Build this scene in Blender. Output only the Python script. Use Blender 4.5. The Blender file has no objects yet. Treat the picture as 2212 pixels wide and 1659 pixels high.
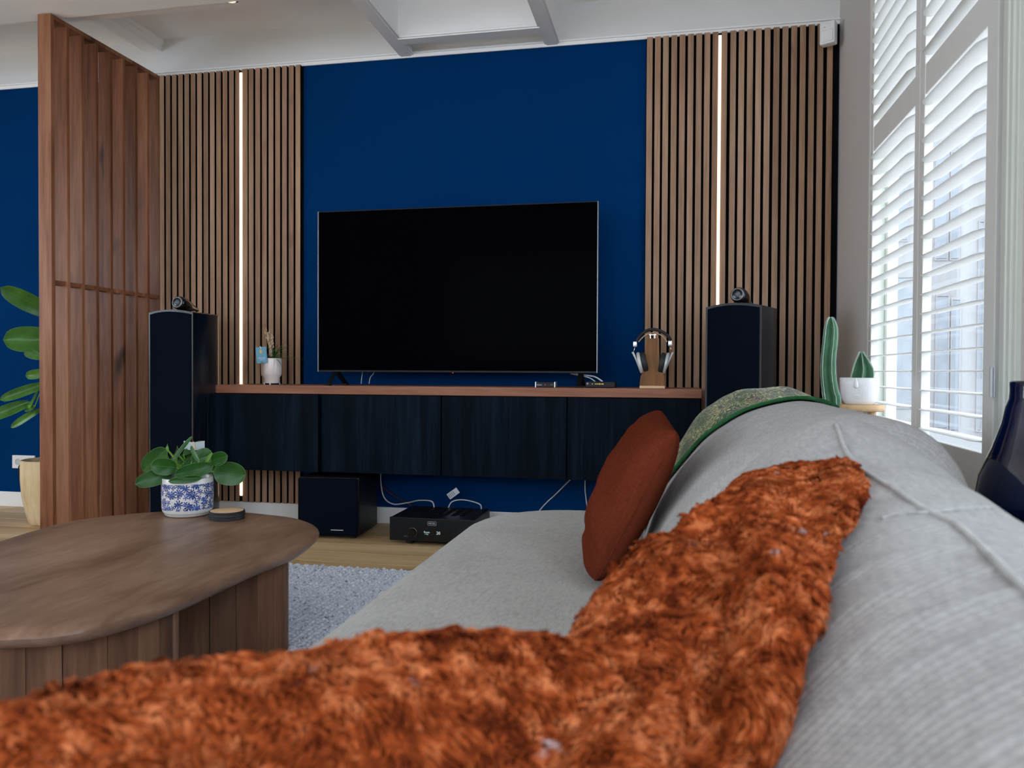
import bpy, bmesh, math, random
import numpy as np
from mathutils import Vector, Matrix, noise
from mathutils.bvhtree import BVHTree

random.seed(7)
rng = np.random.default_rng(7)
SC = bpy.context.scene
COL = SC.collection

# ------------------------------------------------------------------ camera
W, H, F = 2212.0, 1659.0, 1703.15
CZ = 0.86
YAW, PITCH, ROLL = 0.201129, -0.0163628, 0.00478328


def cam_axes():
    cy, sy, cp, sp = math.cos(YAW), math.sin(YAW), math.cos(PITCH), math.sin(PITCH)
    f = np.array([-sy * cp, cy * cp, sp])
    r = np.array([cy, sy, 0.0])
    u = np.cross(r, f)
    cr, sr = math.cos(ROLL), math.sin(ROLL)
    return cr * r + sr * u, -sr * r + cr * u, f


RT, UP, FW = cam_axes()
CAM = np.array([0.0, 0.0, CZ])
cd = bpy.data.cameras.new('camera')
cam = bpy.data.objects.new('camera', cd)
COL.objects.link(cam)
cam.matrix_world = Matrix(((RT[0], UP[0], -FW[0], 0), (RT[1], UP[1], -FW[1], 0), (RT[2], UP[2], -FW[2], CZ), (0, 0, 0, 1)))
cd.sensor_fit = 'HORIZONTAL'
cd.sensor_width = 36
cd.lens = F / W * 36
cd.clip_start = 0.02
cd.dof.use_dof = True
cd.dof.focus_distance = 3.0
cd.dof.aperture_fstop = 6.5
SC.camera = cam

# ------------------------------------------------------------------ world, exposure
wd = bpy.data.worlds.new('overcast_sky')
SC.world = wd
wd.use_nodes = True
bg = wd.node_tree.nodes['Background']
bg.inputs[0].default_value = (0.80, 0.915, 1.06, 1)
SKY = 7.0
bg.inputs[1].default_value = SKY
SC.view_settings.view_transform = 'Standard'
SC.view_settings.look = 'None'
SC.view_settings.gamma = 1.0
SC.view_settings.use_curve_mapping = False
SC.view_settings.exposure = -0.15
SC.cycles.max_bounces = 12
SC.cycles.diffuse_bounces = 6
SC.cycles.transparent_max_bounces = 12
SC.cycles.sample_clamp_indirect = 6.0
SC.cycles.caustics_reflective = False
SC.cycles.caustics_refractive = False


def portal(name, loc, rot, sx, sy):
    l = bpy.data.lights.new(name, 'AREA')
    l.shape = 'RECTANGLE'
    l.size, l.size_y = sx, sy
    l.cycles.is_portal = True
    o = bpy.data.objects.new(name, l)
    o.location, o.rotation_euler = loc, rot
    COL.objects.link(o)


# light enters through the room's windows; portals only guide the sampling of the sky
R90 = math.pi / 2
portal('portal_shutter_window', (0.99, 2.83, 1.55), (0, R90, 0), 2.1, 1.5)
portal('portal_side_window', (0.99, -0.85, 1.71), (0, R90, 0), 1.6, 3.2)
portal('portal_far_window', (-5.99, 0.2, 1.71), (0, -R90, 0), 1.7, 4.1)
portal('portal_added_window', (-1.375, -3.39, 1.77), (-R90, 0, 0), 3.9, 1.6)


# ------------------------------------------------------------------ pixel -> world at a known plane
def ray(x, y):
    return RT * ((x - W / 2) / F) - UP * ((y - H / 2) / F) + FW


def PY(x, y, Y):
    r = ray(x, y)
    return CAM + r * (Y / r[1])


def PX(x, y, X):
    r = ray(x, y)
    return CAM + r * (X / r[0])


def PZ(x, y, Z):
    r = ray(x, y)
    return CAM + r * ((Z - CZ) / r[2])


def PW(x, y, w):
    return CAM + ray(x, y) * w


def IV(dx, dy, w, dz=0.0):
    """world vector of an image offset at view distance w (dz: metres towards the room)"""
    return RT * (dx / F * w) - UP * (dy / F * w) + FW * dz


# ------------------------------------------------------------------ objects
def put(o, label=None, cat=None, group=None, kind=None):
    if label: o['label'] = label
    if cat: o['category'] = cat
    if group: o['group'] = group
    if kind: o['kind'] = kind
    return o


def thing(name, label, cat, loc=(0, 0, 0), rz=0.0, group=None, kind=None):
    o = bpy.data.objects.new(name, None)
    o.empty_display_size = 0.05
    COL.objects.link(o)
    o.location = loc
    o.rotation_euler = (0, 0, rz)
    return put(o, label, cat, group, kind)


def origin(o):
    m = Matrix.Identity(4)
    while o is not None:
        m = (Matrix.Translation(o.location) @ o.rotation_euler.to_matrix().to_4x4()) @ m
        o = o.parent
    return m


class MB:
    """collects shapes into one mesh"""

    def __init__(self):
        self.v, self.f = [], []

    def add(self, vs, fs):
        n = len(self.v)
        self.v += [tuple(map(float, p)) for p in vs]
        self.f += [tuple(i + n for i in f) for f in fs]
        return self

    def box(self, a, b, bev=0.0):
        x0, y0, z0 = [min(a[i], b[i]) for i in range(3)]
        x1, y1, z1 = [max(a[i], b[i]) for i in range(3)]
        if bev <= 0:
            vs = [(x0, y0, z0), (x1, y0, z0), (x1, y1, z0), (x0, y1, z0), (x0, y0, z1), (x1, y0, z1), (x1, y1, z1), (x0, y1, z1)]
            return self.add(vs, [(0, 3, 2, 1), (4, 5, 6, 7), (0, 1, 5, 4), (1, 2, 6, 5), (2, 3, 7, 6), (3, 0, 4, 7)])
        bm = bmesh.new()
        bmesh.ops.create_cube(bm, size=1.0)
        for v in bm.verts:
            v.co = Vector(((x0 + x1) / 2 + v.co.x * (x1 - x0), (y0 + y1) / 2 + v.co.y * (y1 - y0), (z0 + z1) / 2 + v.co.z * (z1 - z0)))
        bmesh.ops.bevel(bm, geom=bm.edges[:], offset=bev, segments=2, profile=0.6, affect='EDGES')
        return self.bm(bm)

    def bm(self, bm):
        bm.verts.index_update()
        self.add([v.co[:] for v in bm.verts], [[v.index for v in f.verts] for f in bm.faces])
        bm.free()
        return self

    def obox(self, c, ax, ay, az, bev=0.0):
        """box with centre and half axis vectors"""
        c, ax, ay, az = [np.array(q, float) for q in (c, ax, ay, az)]
        m = MB().box((-1, -1, -1), (1, 1, 1), 0)
        if bev:
            lx, ly, lz = [np.linalg.norm(q) for q in (ax, ay, az)]
            m = MB().box((-lx, -ly, -lz), (lx, ly, lz), bev)
            ax, ay, az = ax / lx, ay / ly, az / lz
        return self.add([c + ax * p[0] + ay * p[1] + az * p[2] for p in m.v], m.f)

    def lathe(self, prof, c=(0, 0, 0), n=32, axis=None, sx=1.0, cap=True):
        """prof: list of (r, h) along axis (default z)"""
        c = np.array(c, float)
        az = np.array(axis if axis is not None else (0, 0, 1), float)
        az /= np.linalg.norm(az)
        t = np.array((1, 0, 0)) if abs(az[0]) < 0.9 else np.array((0, 1, 0))
        ax = np.cross(t, az); ax /= np.linalg.norm(ax)
        ay = np.cross(az, ax)
        vs, fs = [], []
        for r, h in prof:
            for k in range(n):
                a = 2 * math.pi * k / n
                vs.append(c + ax * (r * math.cos(a) * sx) + ay * (r * math.sin(a)) + az * h)
        m = len(prof)
        for i in range(m - 1):
            for k in range(n):
                k2 = (k + 1) % n
                fs.append((i * n + k, i * n + k2, (i + 1) * n + k2, (i + 1) * n + k))
        if cap:
            fs.append(tuple(reversed(range(n))))
            fs.append(tuple(range((m - 1) * n, m * n)))
        return self.add(vs, fs)

    def tube(self, pts, r, n=8, cap=True):
        pts = [np.array(p, float) for p in pts]
        rs = r if hasattr(r, '__len__') else [r] * len(pts)
        vs, fs = [], []
        prev = None
        for i, p in enumerate(pts):
            d = pts[min(i + 1, len(pts) - 1)] - pts[max(i - 1, 0)]
            d = d / (np.linalg.norm(d) + 1e-9)
            if prev is None:
                t = np.array((0, 0, 1.0)) if abs(d[2]) < 0.9 else np.array((1.0, 0, 0))
                a = np.cross(d, t)
            else:
                a = prev - d * np.dot(prev, d)
            a /= np.linalg.norm(a) + 1e-9
            prev = a
            b = np.cross(d, a)
            for k in range(n):
                th = 2 * math.pi * k / n
                vs.append(p + (a * math.cos(th) + b * math.sin(th)) * rs[i])
        for i in range(len(pts) - 1):
            for k in range(n):
                k2 = (k + 1) % n
                fs.append((i * n + k, i * n + k2, (i + 1) * n + k2, (i + 1) * n + k))
        if cap:
            fs.append(tuple(reversed(range(n))))
            fs.append(tuple(range((len(pts) - 1) * n, len(pts) * n)))
        return self.add(vs, fs)

    def prism(self, poly, z0, z1, bev=0.0, seg=2):
        """xy outline extruded in z"""
        if bev <= 0:
            n = len(poly)
            vs = [(p[0], p[1], z0) for p in poly] + [(p[0], p[1], z1) for p in poly]
            fs = [tuple(reversed(range(n))), tuple(range(n, 2 * n))]
            fs += [(i, (i + 1) % n, n + (i + 1) % n, n + i) for i in range(n)]
            return self.add(vs, fs)
        bm = bmesh.new()
        vs = [bm.verts.new((p[0], p[1], z0)) for p in poly]
        f = bm.faces.new(vs)
        r = bmesh.ops.extrude_face_region(bm, geom=[f])
        bmesh.ops.translate(bm, verts=[e for e in r['geom'] if isinstance(e, bmesh.types.BMVert)], vec=(0, 0, z1 - z0))
        bm.normal_update()
        es = [e for e in bm.edges if abs(e.verts[0].co.z - e.verts[1].co.z) < 1e-6]
        bmesh.ops.bevel(bm, geom=es, offset=bev, segments=seg, profile=0.5, affect='EDGES')
        return self.bm(bm)

    def grid(self, P, closed_u=False, closed_v=False):
        """P: array nu x nv x 3"""
        nu, nv = P.shape[:2]
        fs = []
        for i in range(nu if closed_u else nu - 1):
            for j in range(nv if closed_v else nv - 1):
                i2, j2 = (i + 1) % nu, (j + 1) % nv
                fs.append((i * nv + j, i2 * nv + j, i2 * nv + j2, i * nv + j2))
        return self.add(P.reshape(-1, 3), fs)

    def xf(self, M):
        self.v = [tuple(M @ Vector(p)) for p in self.v]
        return self

    def mesh(self, name, mat, smooth=False, inv=None):
        me = bpy.data.meshes.new(name)
        vs = self.v if inv is None else [tuple(inv @ Vector(p)) for p in self.v]
        me.from_pydata(vs, [], self.f)
        me.update()
        bm = bmesh.new(); bm.from_mesh(me)
        bmesh.ops.recalc_face_normals(bm, faces=bm.faces[:])
        bm.to_mesh(me); bm.free()
        if mat: me.materials.append(mat)
        if smooth is True:
            me.polygons.foreach_set('use_smooth', [True] * len(me.polygons))
        elif smooth:
            me.polygons.foreach_set('use_smooth', [True] * len(me.polygons))
            me.set_sharp_from_angle(angle=math.radians(smooth))
        return me

    def build(self, name, mat, parent=None, smooth=False, label=None, kind=None, loc=None):
        """shapes are given in world space; stored relative to the parent (or to loc)"""
        if parent is not None:
            inv = origin(parent).inverted()
        elif loc is not None:
            inv = Matrix.Translation(loc).inverted()
        else:
            inv = None
        o = bpy.data.objects.new(name, self.mesh(name, mat, smooth, inv))
        COL.objects.link(o)
        if parent is not None: o.parent = parent
        elif loc is not None: o.location = loc
        return put(o, label, None, None, kind)


def copy_tree(o, parent=None):
    c = o.copy()
    COL.objects.link(c)
    if parent is not None: c.parent = parent
    for ch in list(o.children): copy_tree(ch, c)
    return c


def inst(o, loc, parent=None):
    c = o.copy(); COL.objects.link(c); c.location = loc
    if parent is not None: c.parent = parent
    return c


def catmull(p, n=8, closed=False):
    p = np.array(p, float); N = len(p); out = []
    for i in range(N if closed else N - 1):
        if closed: q = [p[(i + k) % N] for k in (-1, 0, 1, 2)]
        else: q = [p[max(i - 1, 0)], p[i], p[i + 1], p[min(i + 2, N - 1)]]
        for k in range(n):
            f = k / n
            out.append(.5 * ((2 * q[1]) + (-q[0] + q[2]) * f + (2 * q[0] - 5 * q[1] + 4 * q[2] - q[3]) * f * f + (-q[0] + 3 * q[1] - 3 * q[2] + q[3]) * f ** 3))
    if not closed: out.append(p[-1])
    return np.array(out)


# ------------------------------------------------------------------ materials
def srgb(r, g, b):
    c = []
    for v in (r, g, b):
        v /= 255.0
        c.append(v / 12.92 if v <= 0.04045 else ((v + 0.055) / 1.055) ** 2.4)
    return (*c, 1.0)


class N:
    def __init__(self, name):
        self.m = bpy.data.materials.new(name)
        self.m.use_nodes = True
        self.t = self.m.node_tree
        self.b = self.t.nodes['Principled BSDF']

    def n(self, typ, **kw):
        nd = self.t.nodes.new(typ)
        for k, v in kw.items():
            if k in ('inp',):
                for a, b in v.items(): self.set(nd.inputs[a], b)
            else: setattr(nd, k, v)
        return nd

    def set(self, sock, v):
        if isinstance(v, bpy.types.NodeSocket): self.t.links.new(v, sock)
        else: sock.default_value = v

    def math(self, op, a, b=0.0, clamp=False):
        nd = self.n('ShaderNodeMath', operation=op, use_clamp=clamp)
        self.set(nd.inputs[0], a); self.set(nd.inputs[1], b)
        return nd.outputs[0]

    def vmath(self, op, a, b=(0, 0, 0)):
        nd = self.n('ShaderNodeVectorMath', operation=op)
        self.set(nd.inputs[0], a); self.set(nd.inputs[1], b)
        return nd.outputs[0]

    def coord(self, scale=(1, 1, 1), kind='Object', rnd=0.0):
        v = self.n('ShaderNodeTexCoord').outputs[kind]
        if rnd:
            r = self.n('ShaderNodeObjectInfo').outputs['Random']
            v = self.vmath('ADD', v, self.vmath('MULTIPLY', self.n('ShaderNodeCombineXYZ', inp={0: r, 1: r, 2: r}).outputs[0], (rnd, rnd * 1.7, rnd * 2.3)))
        mp = self.n('ShaderNodeMapping'); self.set(mp.inputs[0], v); mp.inputs[3].default_value = scale
        return mp.outputs[0]

    def noise(self, vec, scale=5.0, detail=4.0, rough=0.5, dist=0.0, out=0):
        nd = self.n('ShaderNodeTexNoise')
        self.set(nd.inputs['Vector'], vec)
        nd.inputs['Scale'].default_value = scale; nd.inputs['Detail'].default_value = detail
        nd.inputs['Roughness'].default_value = rough; nd.inputs['Distortion'].default_value = dist
        return nd.outputs[out]

    def ramp(self, fac, stops, interp='LINEAR'):
        nd = self.n('ShaderNodeValToRGB')
        self.set(nd.inputs[0], fac)
        cr = nd.color_ramp; cr.interpolation = interp
        while len(cr.elements) < len(stops): cr.elements.new(0.5)
        for e, (p, c) in zip(cr.elements, stops):
            e.position = p; e.color = c if len(c) == 4 else (*c, 1)
        return nd.outputs[0]

    def mix(self, fac, a, b, blend='MIX'):
        nd = self.n('ShaderNodeMix', data_type='RGBA', blend_type=blend)
        self.set(nd.inputs[0], fac); self.set(nd.inputs[6], a); self.set(nd.inputs[7], b)
        return nd.outputs[2]

    def bump(self, h, strength=0.3, dist=0.002, normal=None):
        nd = self.n('ShaderNodeBump')
        nd.inputs['Strength'].default_value = strength; nd.inputs['Distance'].default_value = dist
        self.set(nd.inputs['Height'], h)
        if normal is not None: self.set(nd.inputs['Normal'], normal)
        self.t.links.new(nd.outputs[0], self.b.inputs['Normal'])
        return nd.outputs[0]

    def end(self, col=None, rough=None, metal=None, spec=None, **kw):
        if col is not None: self.set(self.b.inputs['Base Color'], col)
        if rough is not None: self.set(self.b.inputs['Roughness'], rough)
        if metal is not None: self.b.inputs['Metallic'].default_value = metal
        if spec is not None: self.b.inputs['Specular IOR Level'].default_value = spec
        for k, v in kw.items(): self.set(self.b.inputs[k.replace('_', ' ')], v)
        return self.m


def plain(name, col, rough=0.5, metal=0.0, spec=0.5, var=0.06, scale=12.0, bump=0.0):
    k = N(name)
    nz = k.noise(k.coord(), scale, 4)
    c2 = tuple(min(1, c * (1 + var)) for c in col[:3]) + (1,)
    c1 = tuple(c * (1 - var) for c in col[:3]) + (1,)
    c = k.ramp(nz, [(0.3, c1), (0.7, c2)])
    if bump: k.bump(k.noise(k.coord(), scale * 12, 3), bump, 0.001)
    return k.end(c, rough, metal, spec)


def wood(name, c1, c2, c3, grain=(1, 1, 0.06), scale=28.0, rough=0.45, rnd=9.0, knots=0.0, var=0.25, bump=0.08, spec=0.2):
    """streaky grain; the small component of grain is the direction along the board"""
    k = N(name)
    v = k.coord(grain, rnd=rnd)
    big = k.noise(v, scale * 0.35, 3, 0.55, 0.6)
    fine = k.noise(v, scale * 3.0, 6, 0.65, 0.2)
    f = k.math('ADD', k.math('MULTIPLY', big, 0.62), k.math('MULTIPLY', fine, 0.38))
    c = k.ramp(f, [(0.30, c1), (0.48, c2), (0.66, c3)])
    if rnd:
        r = k.n('ShaderNodeObjectInfo').outputs['Random']
        g = k.math('ADD', k.math('MULTIPLY', r, var), 1 - var / 2)
        c = k.vmath('MULTIPLY', c, k.n('ShaderNodeCombineXYZ', inp={0: g, 1: g, 2: g}).outputs[0])
    if knots:
        kn = k.noise(k.coord(tuple(0.35 + 0.65 * q for q in grain), rnd=rnd), 7.0, 2, 0.4)
        c = k.mix(k.math('MULTIPLY', k.ramp(kn, [(0.68, (0, 0, 0)), (0.76, (1, 1, 1))]), knots), c, tuple(q * 0.28 for q in c1[:3]) + (1,))
    if bump: k.bump(fine, bump, 0.001)
    return k.end(c, rough, 0, spec)


M = {}
M['white_paint'] = plain('white_paint', (0.87, 0.865, 0.85, 1), 0.5, var=0.02, scale=3)
M['ceiling_paint'] = plain('ceiling_paint', (0.88, 0.87, 0.85, 1), 0.6, var=0.03, scale=2)
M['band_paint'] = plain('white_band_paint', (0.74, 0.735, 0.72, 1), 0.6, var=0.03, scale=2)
M['grey_wall'] = plain('grey_wall_paint', (0.57, 0.54, 0.51, 1), 0.7, var=0.03, scale=2)
M['blue_wall'] = plain('blue_wall_paint', (0.0002, 0.031, 0.125, 1), 0.75, spec=0.02, var=0.06, scale=1.6, bump=0.05)
M['slat'] = wood('walnut_slat', srgb(116, 85, 64), srgb(158, 124, 99), srgb(184, 151, 125), (1, 1, 0.05), 30, 0.5, knots=0.45, var=0.3)
M['divider'] = wood('walnut_divider', srgb(72, 38, 20), srgb(124, 78, 52), srgb(158, 112, 84), (1, 1, 0.07), 16, 0.42, knots=0.85, var=0.45)
M['table'] = wood('walnut_table', srgb(90, 63, 48), srgb(128, 99, 80), srgb(155, 126, 107), (1.0, 0.22, 1), 13, 0.34, rnd=0, bump=0.05)
M['stave'] = wood('walnut_stave', srgb(62, 40, 28), srgb(98, 68, 50), srgb(126, 92, 70), (1, 1, 0.06), 22, 0.42, var=0.6)
M['worktop'] = wood('walnut_worktop', srgb(112, 70, 50), srgb(144, 96, 74), srgb(168, 120, 96), (0.06, 1, 1), 24, 0.45, rnd=0)
M['cabinet'] = wood('black_oak_veneer', srgb(2, 5, 10), srgb(6, 14, 23), srgb(18, 31, 44), (1, 1, 0.04), 30, 0.5, var=0.15, bump=0.15, spec=0.04)
M['oak'] = wood('oak_floor', srgb(158, 124, 80), srgb(200, 168, 122), srgb(220, 192, 150), (0.07, 1, 1), 16, 0.42, knots=0.35, var=0.16)
M['light_wood'] = wood('pale_wood', srgb(186, 146, 104), srgb(214, 178, 136), srgb(226, 196, 160), (0.15, 1, 0.3), 20, 0.5, rnd=0)
M['zebra'] = wood('zebrano_wood', srgb(62, 34, 14), srgb(120, 78, 38), srgb(150, 104, 56), (1, 1, 0.03), 90, 0.4, rnd=0)
M['black_felt'] = plain('black_felt', (0.004, 0.004, 0.005, 1), 0.95, spec=0.1)
M['black'] = plain('black_plastic', (0.004, 0.004, 0.005, 1), 0.4, spec=0.25)
M['black_gloss'] = plain('black_gloss', (0.004, 0.004, 0.005, 1), 0.16)
M['screen'] = plain('tv_screen', (0.001, 0.001, 0.0016, 1), 0.12, spec=0.003)
M['grille'] = plain('speaker_grille_cloth', (0.0022, 0.004, 0.009, 1), 0.9, spec=0.05, bump=0.3, scale=40)
M['amp'] = plain('amplifier_black', (0.003, 0.004, 0.006, 1), 0.45, spec=0.25, bump=0.1, scale=30)
M['silver'] = plain('brushed_silver', (0.62, 0.63, 0.64, 1), 0.32, 0.9)
M['silver_matt'] = plain('silver_matt', (0.55, 0.56, 0.56, 1), 0.45, 0.3)
M['silver_dark'] = plain('dark_metal', (0.20, 0.21, 0.22, 1), 0.35, 0.8)
M['chrome'] = plain('chrome', (0.8, 0.8, 0.8, 1), 0.12, 1.0)
M['white_plastic'] = plain('white_plastic', (0.80, 0.80, 0.79, 1), 0.35)
M['shutter'] = plain('shutter_paint', (0.74, 0.73, 0.70, 1), 0.45, var=0.02)
M['frame_paint'] = plain('window_frame_paint', (0.66, 0.68, 0.62, 1), 0.45, var=0.02)
M['cable_white'] = plain('white_cable', (0.62, 0.62, 0.62, 1), 0.5)
M['cable_red'] = plain('red_cable', (0.10, 0.012, 0.008, 1), 0.5)
M['ceramic'] = plain('white_ceramic', (0.80, 0.80, 0.80, 1), 0.3)
M['blush_ceramic'] = plain('blush_ceramic', (0.66, 0.58, 0.55, 1), 0.15)
M['vase'] = plain('cobalt_glaze', (0.0008, 0.005, 0.030, 1), 0.07, spec=0.7, var=0.5, scale=5)
M['soil'] = plain('potting_soil', (0.03, 0.02, 0.014, 1), 0.95, var=0.5, scale=80, bump=0.8)
M['cork'] = plain('cork', (0.50, 0.30, 0.17, 1), 0.7, var=0.35, scale=70)
M['rubber'] = plain('black_rubber', (0.012, 0.013, 0.016, 1), 0.6)
M['tag_blue'] = plain('blue_card', (0.12, 0.33, 0.46, 1), 0.6)
M['sun_yellow'] = plain('yellow_print', (0.78, 0.52, 0.10, 1), 0.6)
M['print_white'] = plain('white_print', (0.62, 0.70, 0.74, 1), 0.6)
M['print_grey'] = plain('grey_print', (0.22, 0.25, 0.28, 1), 0.5)
M['card'] = plain('grey_card', (0.42, 0.48, 0.50, 1), 0.5)
M['basket'] = wood('pale_basket_weave', srgb(170, 140, 100), srgb(206, 182, 142), srgb(222, 200, 164), (1, 1, 0.05), 60, 0.6, rnd=0)
M['facade'] = plain('pale_facade_render', (0.19, 0.187, 0.182, 1), 0.8, var=0.02, scale=1)
M['facade_glass'] = plain('pale_curtained_glass', (0.150, 0.162, 0.175, 1), 0.5, var=0.15, scale=4)
M['paving'] = plain('pale_paving', (0.30, 0.29, 0.28, 1), 0.85)


def leaf_mat(name, c1, c2, rough=0.3):
    k = N(name)
    c = k.ramp(k.noise(k.coord(rnd=5), 14, 4), [(0.3, c1), (0.7, c2)])
    return k.end(c, rough, 0, 0.3)


M['leaf'] = leaf_mat('dark_glossy_leaf', (0.010, 0.055, 0.008, 1), (0.024, 0.105, 0.012, 1), 0.33)
M['leaf_light'] = leaf_mat('young_leaf', (0.10, 0.26, 0.02, 1), (0.16, 0.34, 0.035, 1), 0.35)
M['leaf_rim'] = leaf_mat('pale_leaf_rim', (0.09, 0.19, 0.06, 1), (0.14, 0.25, 0.10, 1), 0.4)
M['grass'] = leaf_mat('grass_blade', (0.025, 0.075, 0.012, 1), (0.05, 0.12, 0.03, 1), 0.5)
M['fig_leaf'] = leaf_mat('fig_leaf', (0.03, 0.11, 0.012, 1), (0.07, 0.19, 0.03, 1), 0.25)
M['petal'] = leaf_mat('straw_flower', (0.50, 0.33, 0.18, 1), (0.66, 0.52, 0.36, 1), 0.7)
M['cactus'] = leaf_mat('cactus_skin', (0.020, 0.080, 0.030, 1), (0.050, 0.150, 0.075, 1), 0.55)
M['cactus_rib'] = leaf_mat('cactus_spine_edge', (0.38, 0.48, 0.40, 1), (0.50, 0.58, 0.50, 1), 0.7)
M['bark'] = plain('bark', (0.12, 0.085, 0.055, 1), 0.8, var=0.4, scale=40)


def emit(name, col, s):
    k = N(name)
    return k.end((0, 0, 0, 1), 0.5, Emission_Color=col, Emission_Strength=s)


M['led'] = emit('warm_led', (1.0, 0.68, 0.44, 1), 4.0)
M['led_yellow'] = emit('yellow_indicator', (1.0, 0.72, 0.12, 1), 1.0)
M['led_red'] = emit('red_indicator', (1.0, 0.05, 0.06, 1), 1.0)
M['display'] = emit('display_digits', (0.62, 0.88, 1.0, 1), 0.75)


def fabric(name, c1, c2, period=0.007, strength=0.5, dist=0.0012, blotch=2.5, sheen=0.08, spec=0.15):
    k = N(name)
    v = k.coord()
    w1 = k.n('ShaderNodeTexWave', wave_type='BANDS', bands_direction='Y')
    k.set(w1.inputs['Vector'], v); w1.inputs['Scale'].default_value = 0.314 / period / 1.0
    w1.inputs['Distortion'].default_value = 1.2; w1.inputs['Detail'].default_value = 2; w1.inputs['Detail Scale'].default_value = 6
    w2 = k.n('ShaderNodeTexWave', wave_type='BANDS', bands_direction='DIAGONAL')
    k.set(w2.inputs['Vector'], v); w2.inputs['Scale'].default_value = 0.314 / period * 1.5
    w2.inputs['Distortion'].default_value = 1.2; w2.inputs['Detail'].default_value = 2
    h = k.math('MULTIPLY', w1.outputs['Fac'], k.math('ADD', k.math('MULTIPLY', w2.outputs['Fac'], 0.5), 0.5))
    base = k.ramp(k.noise(v, blotch, 4, 0.6), [(0.3, c1), (0.7, c2)])
    mel = k.ramp(k.noise(k.vmath('MULTIPLY', v, (1.0, 0.3, 1.0)), 170, 3, 0.7), [(0.3, (0.8, 0.8, 0.8)), (0.7, (1.12, 1.12, 1.12))])
    base = k.mix(1.0, base, mel, 'MULTIPLY')
    c = k.mix(k.math('MULTIPLY', k.math('SUBTRACT', 1.0, h), 0.22), base, tuple(q * 0.45 for q in c1[:3]) + (1,))
    k.bump(h, strength, dist, k.bump(k.noise(v, 5, 3, 0.6), 0.35, 0.02))
    return k.end(c, 0.9, 0, spec, Sheen_Weight=sheen)


M['sofa_knit'] = fabric('grey_knit', (0.39, 0.38, 0.37, 1), (0.475, 0.465, 0.45, 1), 0.0085, 0.5, 0.0016)
M['sofa_seat'] = fabric('beige_grey_chenille', (0.39, 0.375, 0.345, 1), (0.47, 0.455, 0.42, 1), 0.004, 0.3, 0.0008, 4)
M['piping'] = fabric('grey_piping', (0.47, 0.46, 0.45, 1), (0.53, 0.52, 0.51, 1), 0.004, 0.3, 0.0006)
M['terracotta'] = fabric('terracotta_velvet', (0.105, 0.021, 0.010, 1), (0.140, 0.030, 0.015, 1), 0.0025, 0.15, 0.0003, 2.5, 0.0, 0.0)


def glass_mat():
    k = N('window_glass')
    tr = k.n('ShaderNodeBsdfTransparent'); gl = k.n('ShaderNodeBsdfGlossy')
    gl.inputs['Roughness'].default_value = 0.02
    lw = k.n('ShaderNodeLayerWeight'); lw.inputs[0].default_value = 0.5
    fr = k.n('ShaderNodeMath', operation='MULTIPLY_ADD'); k.set(fr.inputs[0], k.math('POWER', lw.outputs['Facing'], 5.0)); fr.inputs[1].default_value = 0.25; fr.inputs[2].default_value = 0.03
    mx = k.n('ShaderNodeMixShader')
    k.set(mx.inputs[0], fr.outputs[0]); k.set(mx.inputs[1], tr.outputs[0]); k.set(mx.inputs[2], gl.outputs[0])
    k.t.links.new(mx.outputs[0], k.t.nodes['Material Output'].inputs[0])
    return k.m


M['glass'] = glass_mat()


def throw_mat():
    k = N('green_gold_brocade')
    v = k.coord()
    nz = k.noise(v, 30, 1.2, 0.5, 2.2)
    fr = k.math('PINGPONG', k.math('MULTIPLY', nz, 5.0), 0.5)
    lines = k.ramp(fr, [(0.13, (1, 1, 1)), (0.18, (0, 0, 0))])
    zone = k.ramp(k.noise(v, 11, 3, 0.5), [(0.36, (0.3, 0.3, 0.3)), (0.46, (1, 1, 1))])
    maroon = k.ramp(k.noise(v, 17, 2), [(0.60, (0, 0, 0)), (0.66, (1, 1, 1))])
    g = k.mix(maroon, (0.002, 0.040, 0.008, 1), (0.040, 0.012, 0.016, 1))
    f = k.math('MULTIPLY', lines, zone)
    gold = k.ramp(k.noise(v, 60, 2), [(0.3, (0.40, 0.36, 0.11)), (0.7, (0.60, 0.55, 0.26))])
    c = k.mix(f, g, gold)
    k.bump(f, 0.5, 0.0015)
    return k.end(c, 0.75, 0, 0.3, Sheen_Weight=0.2)


M['throw'] = throw_mat()
M['throw_edge'] = plain('green_selvedge', (0.004, 0.085, 0.016, 1), 0.8, var=0.3, scale=60)


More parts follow.
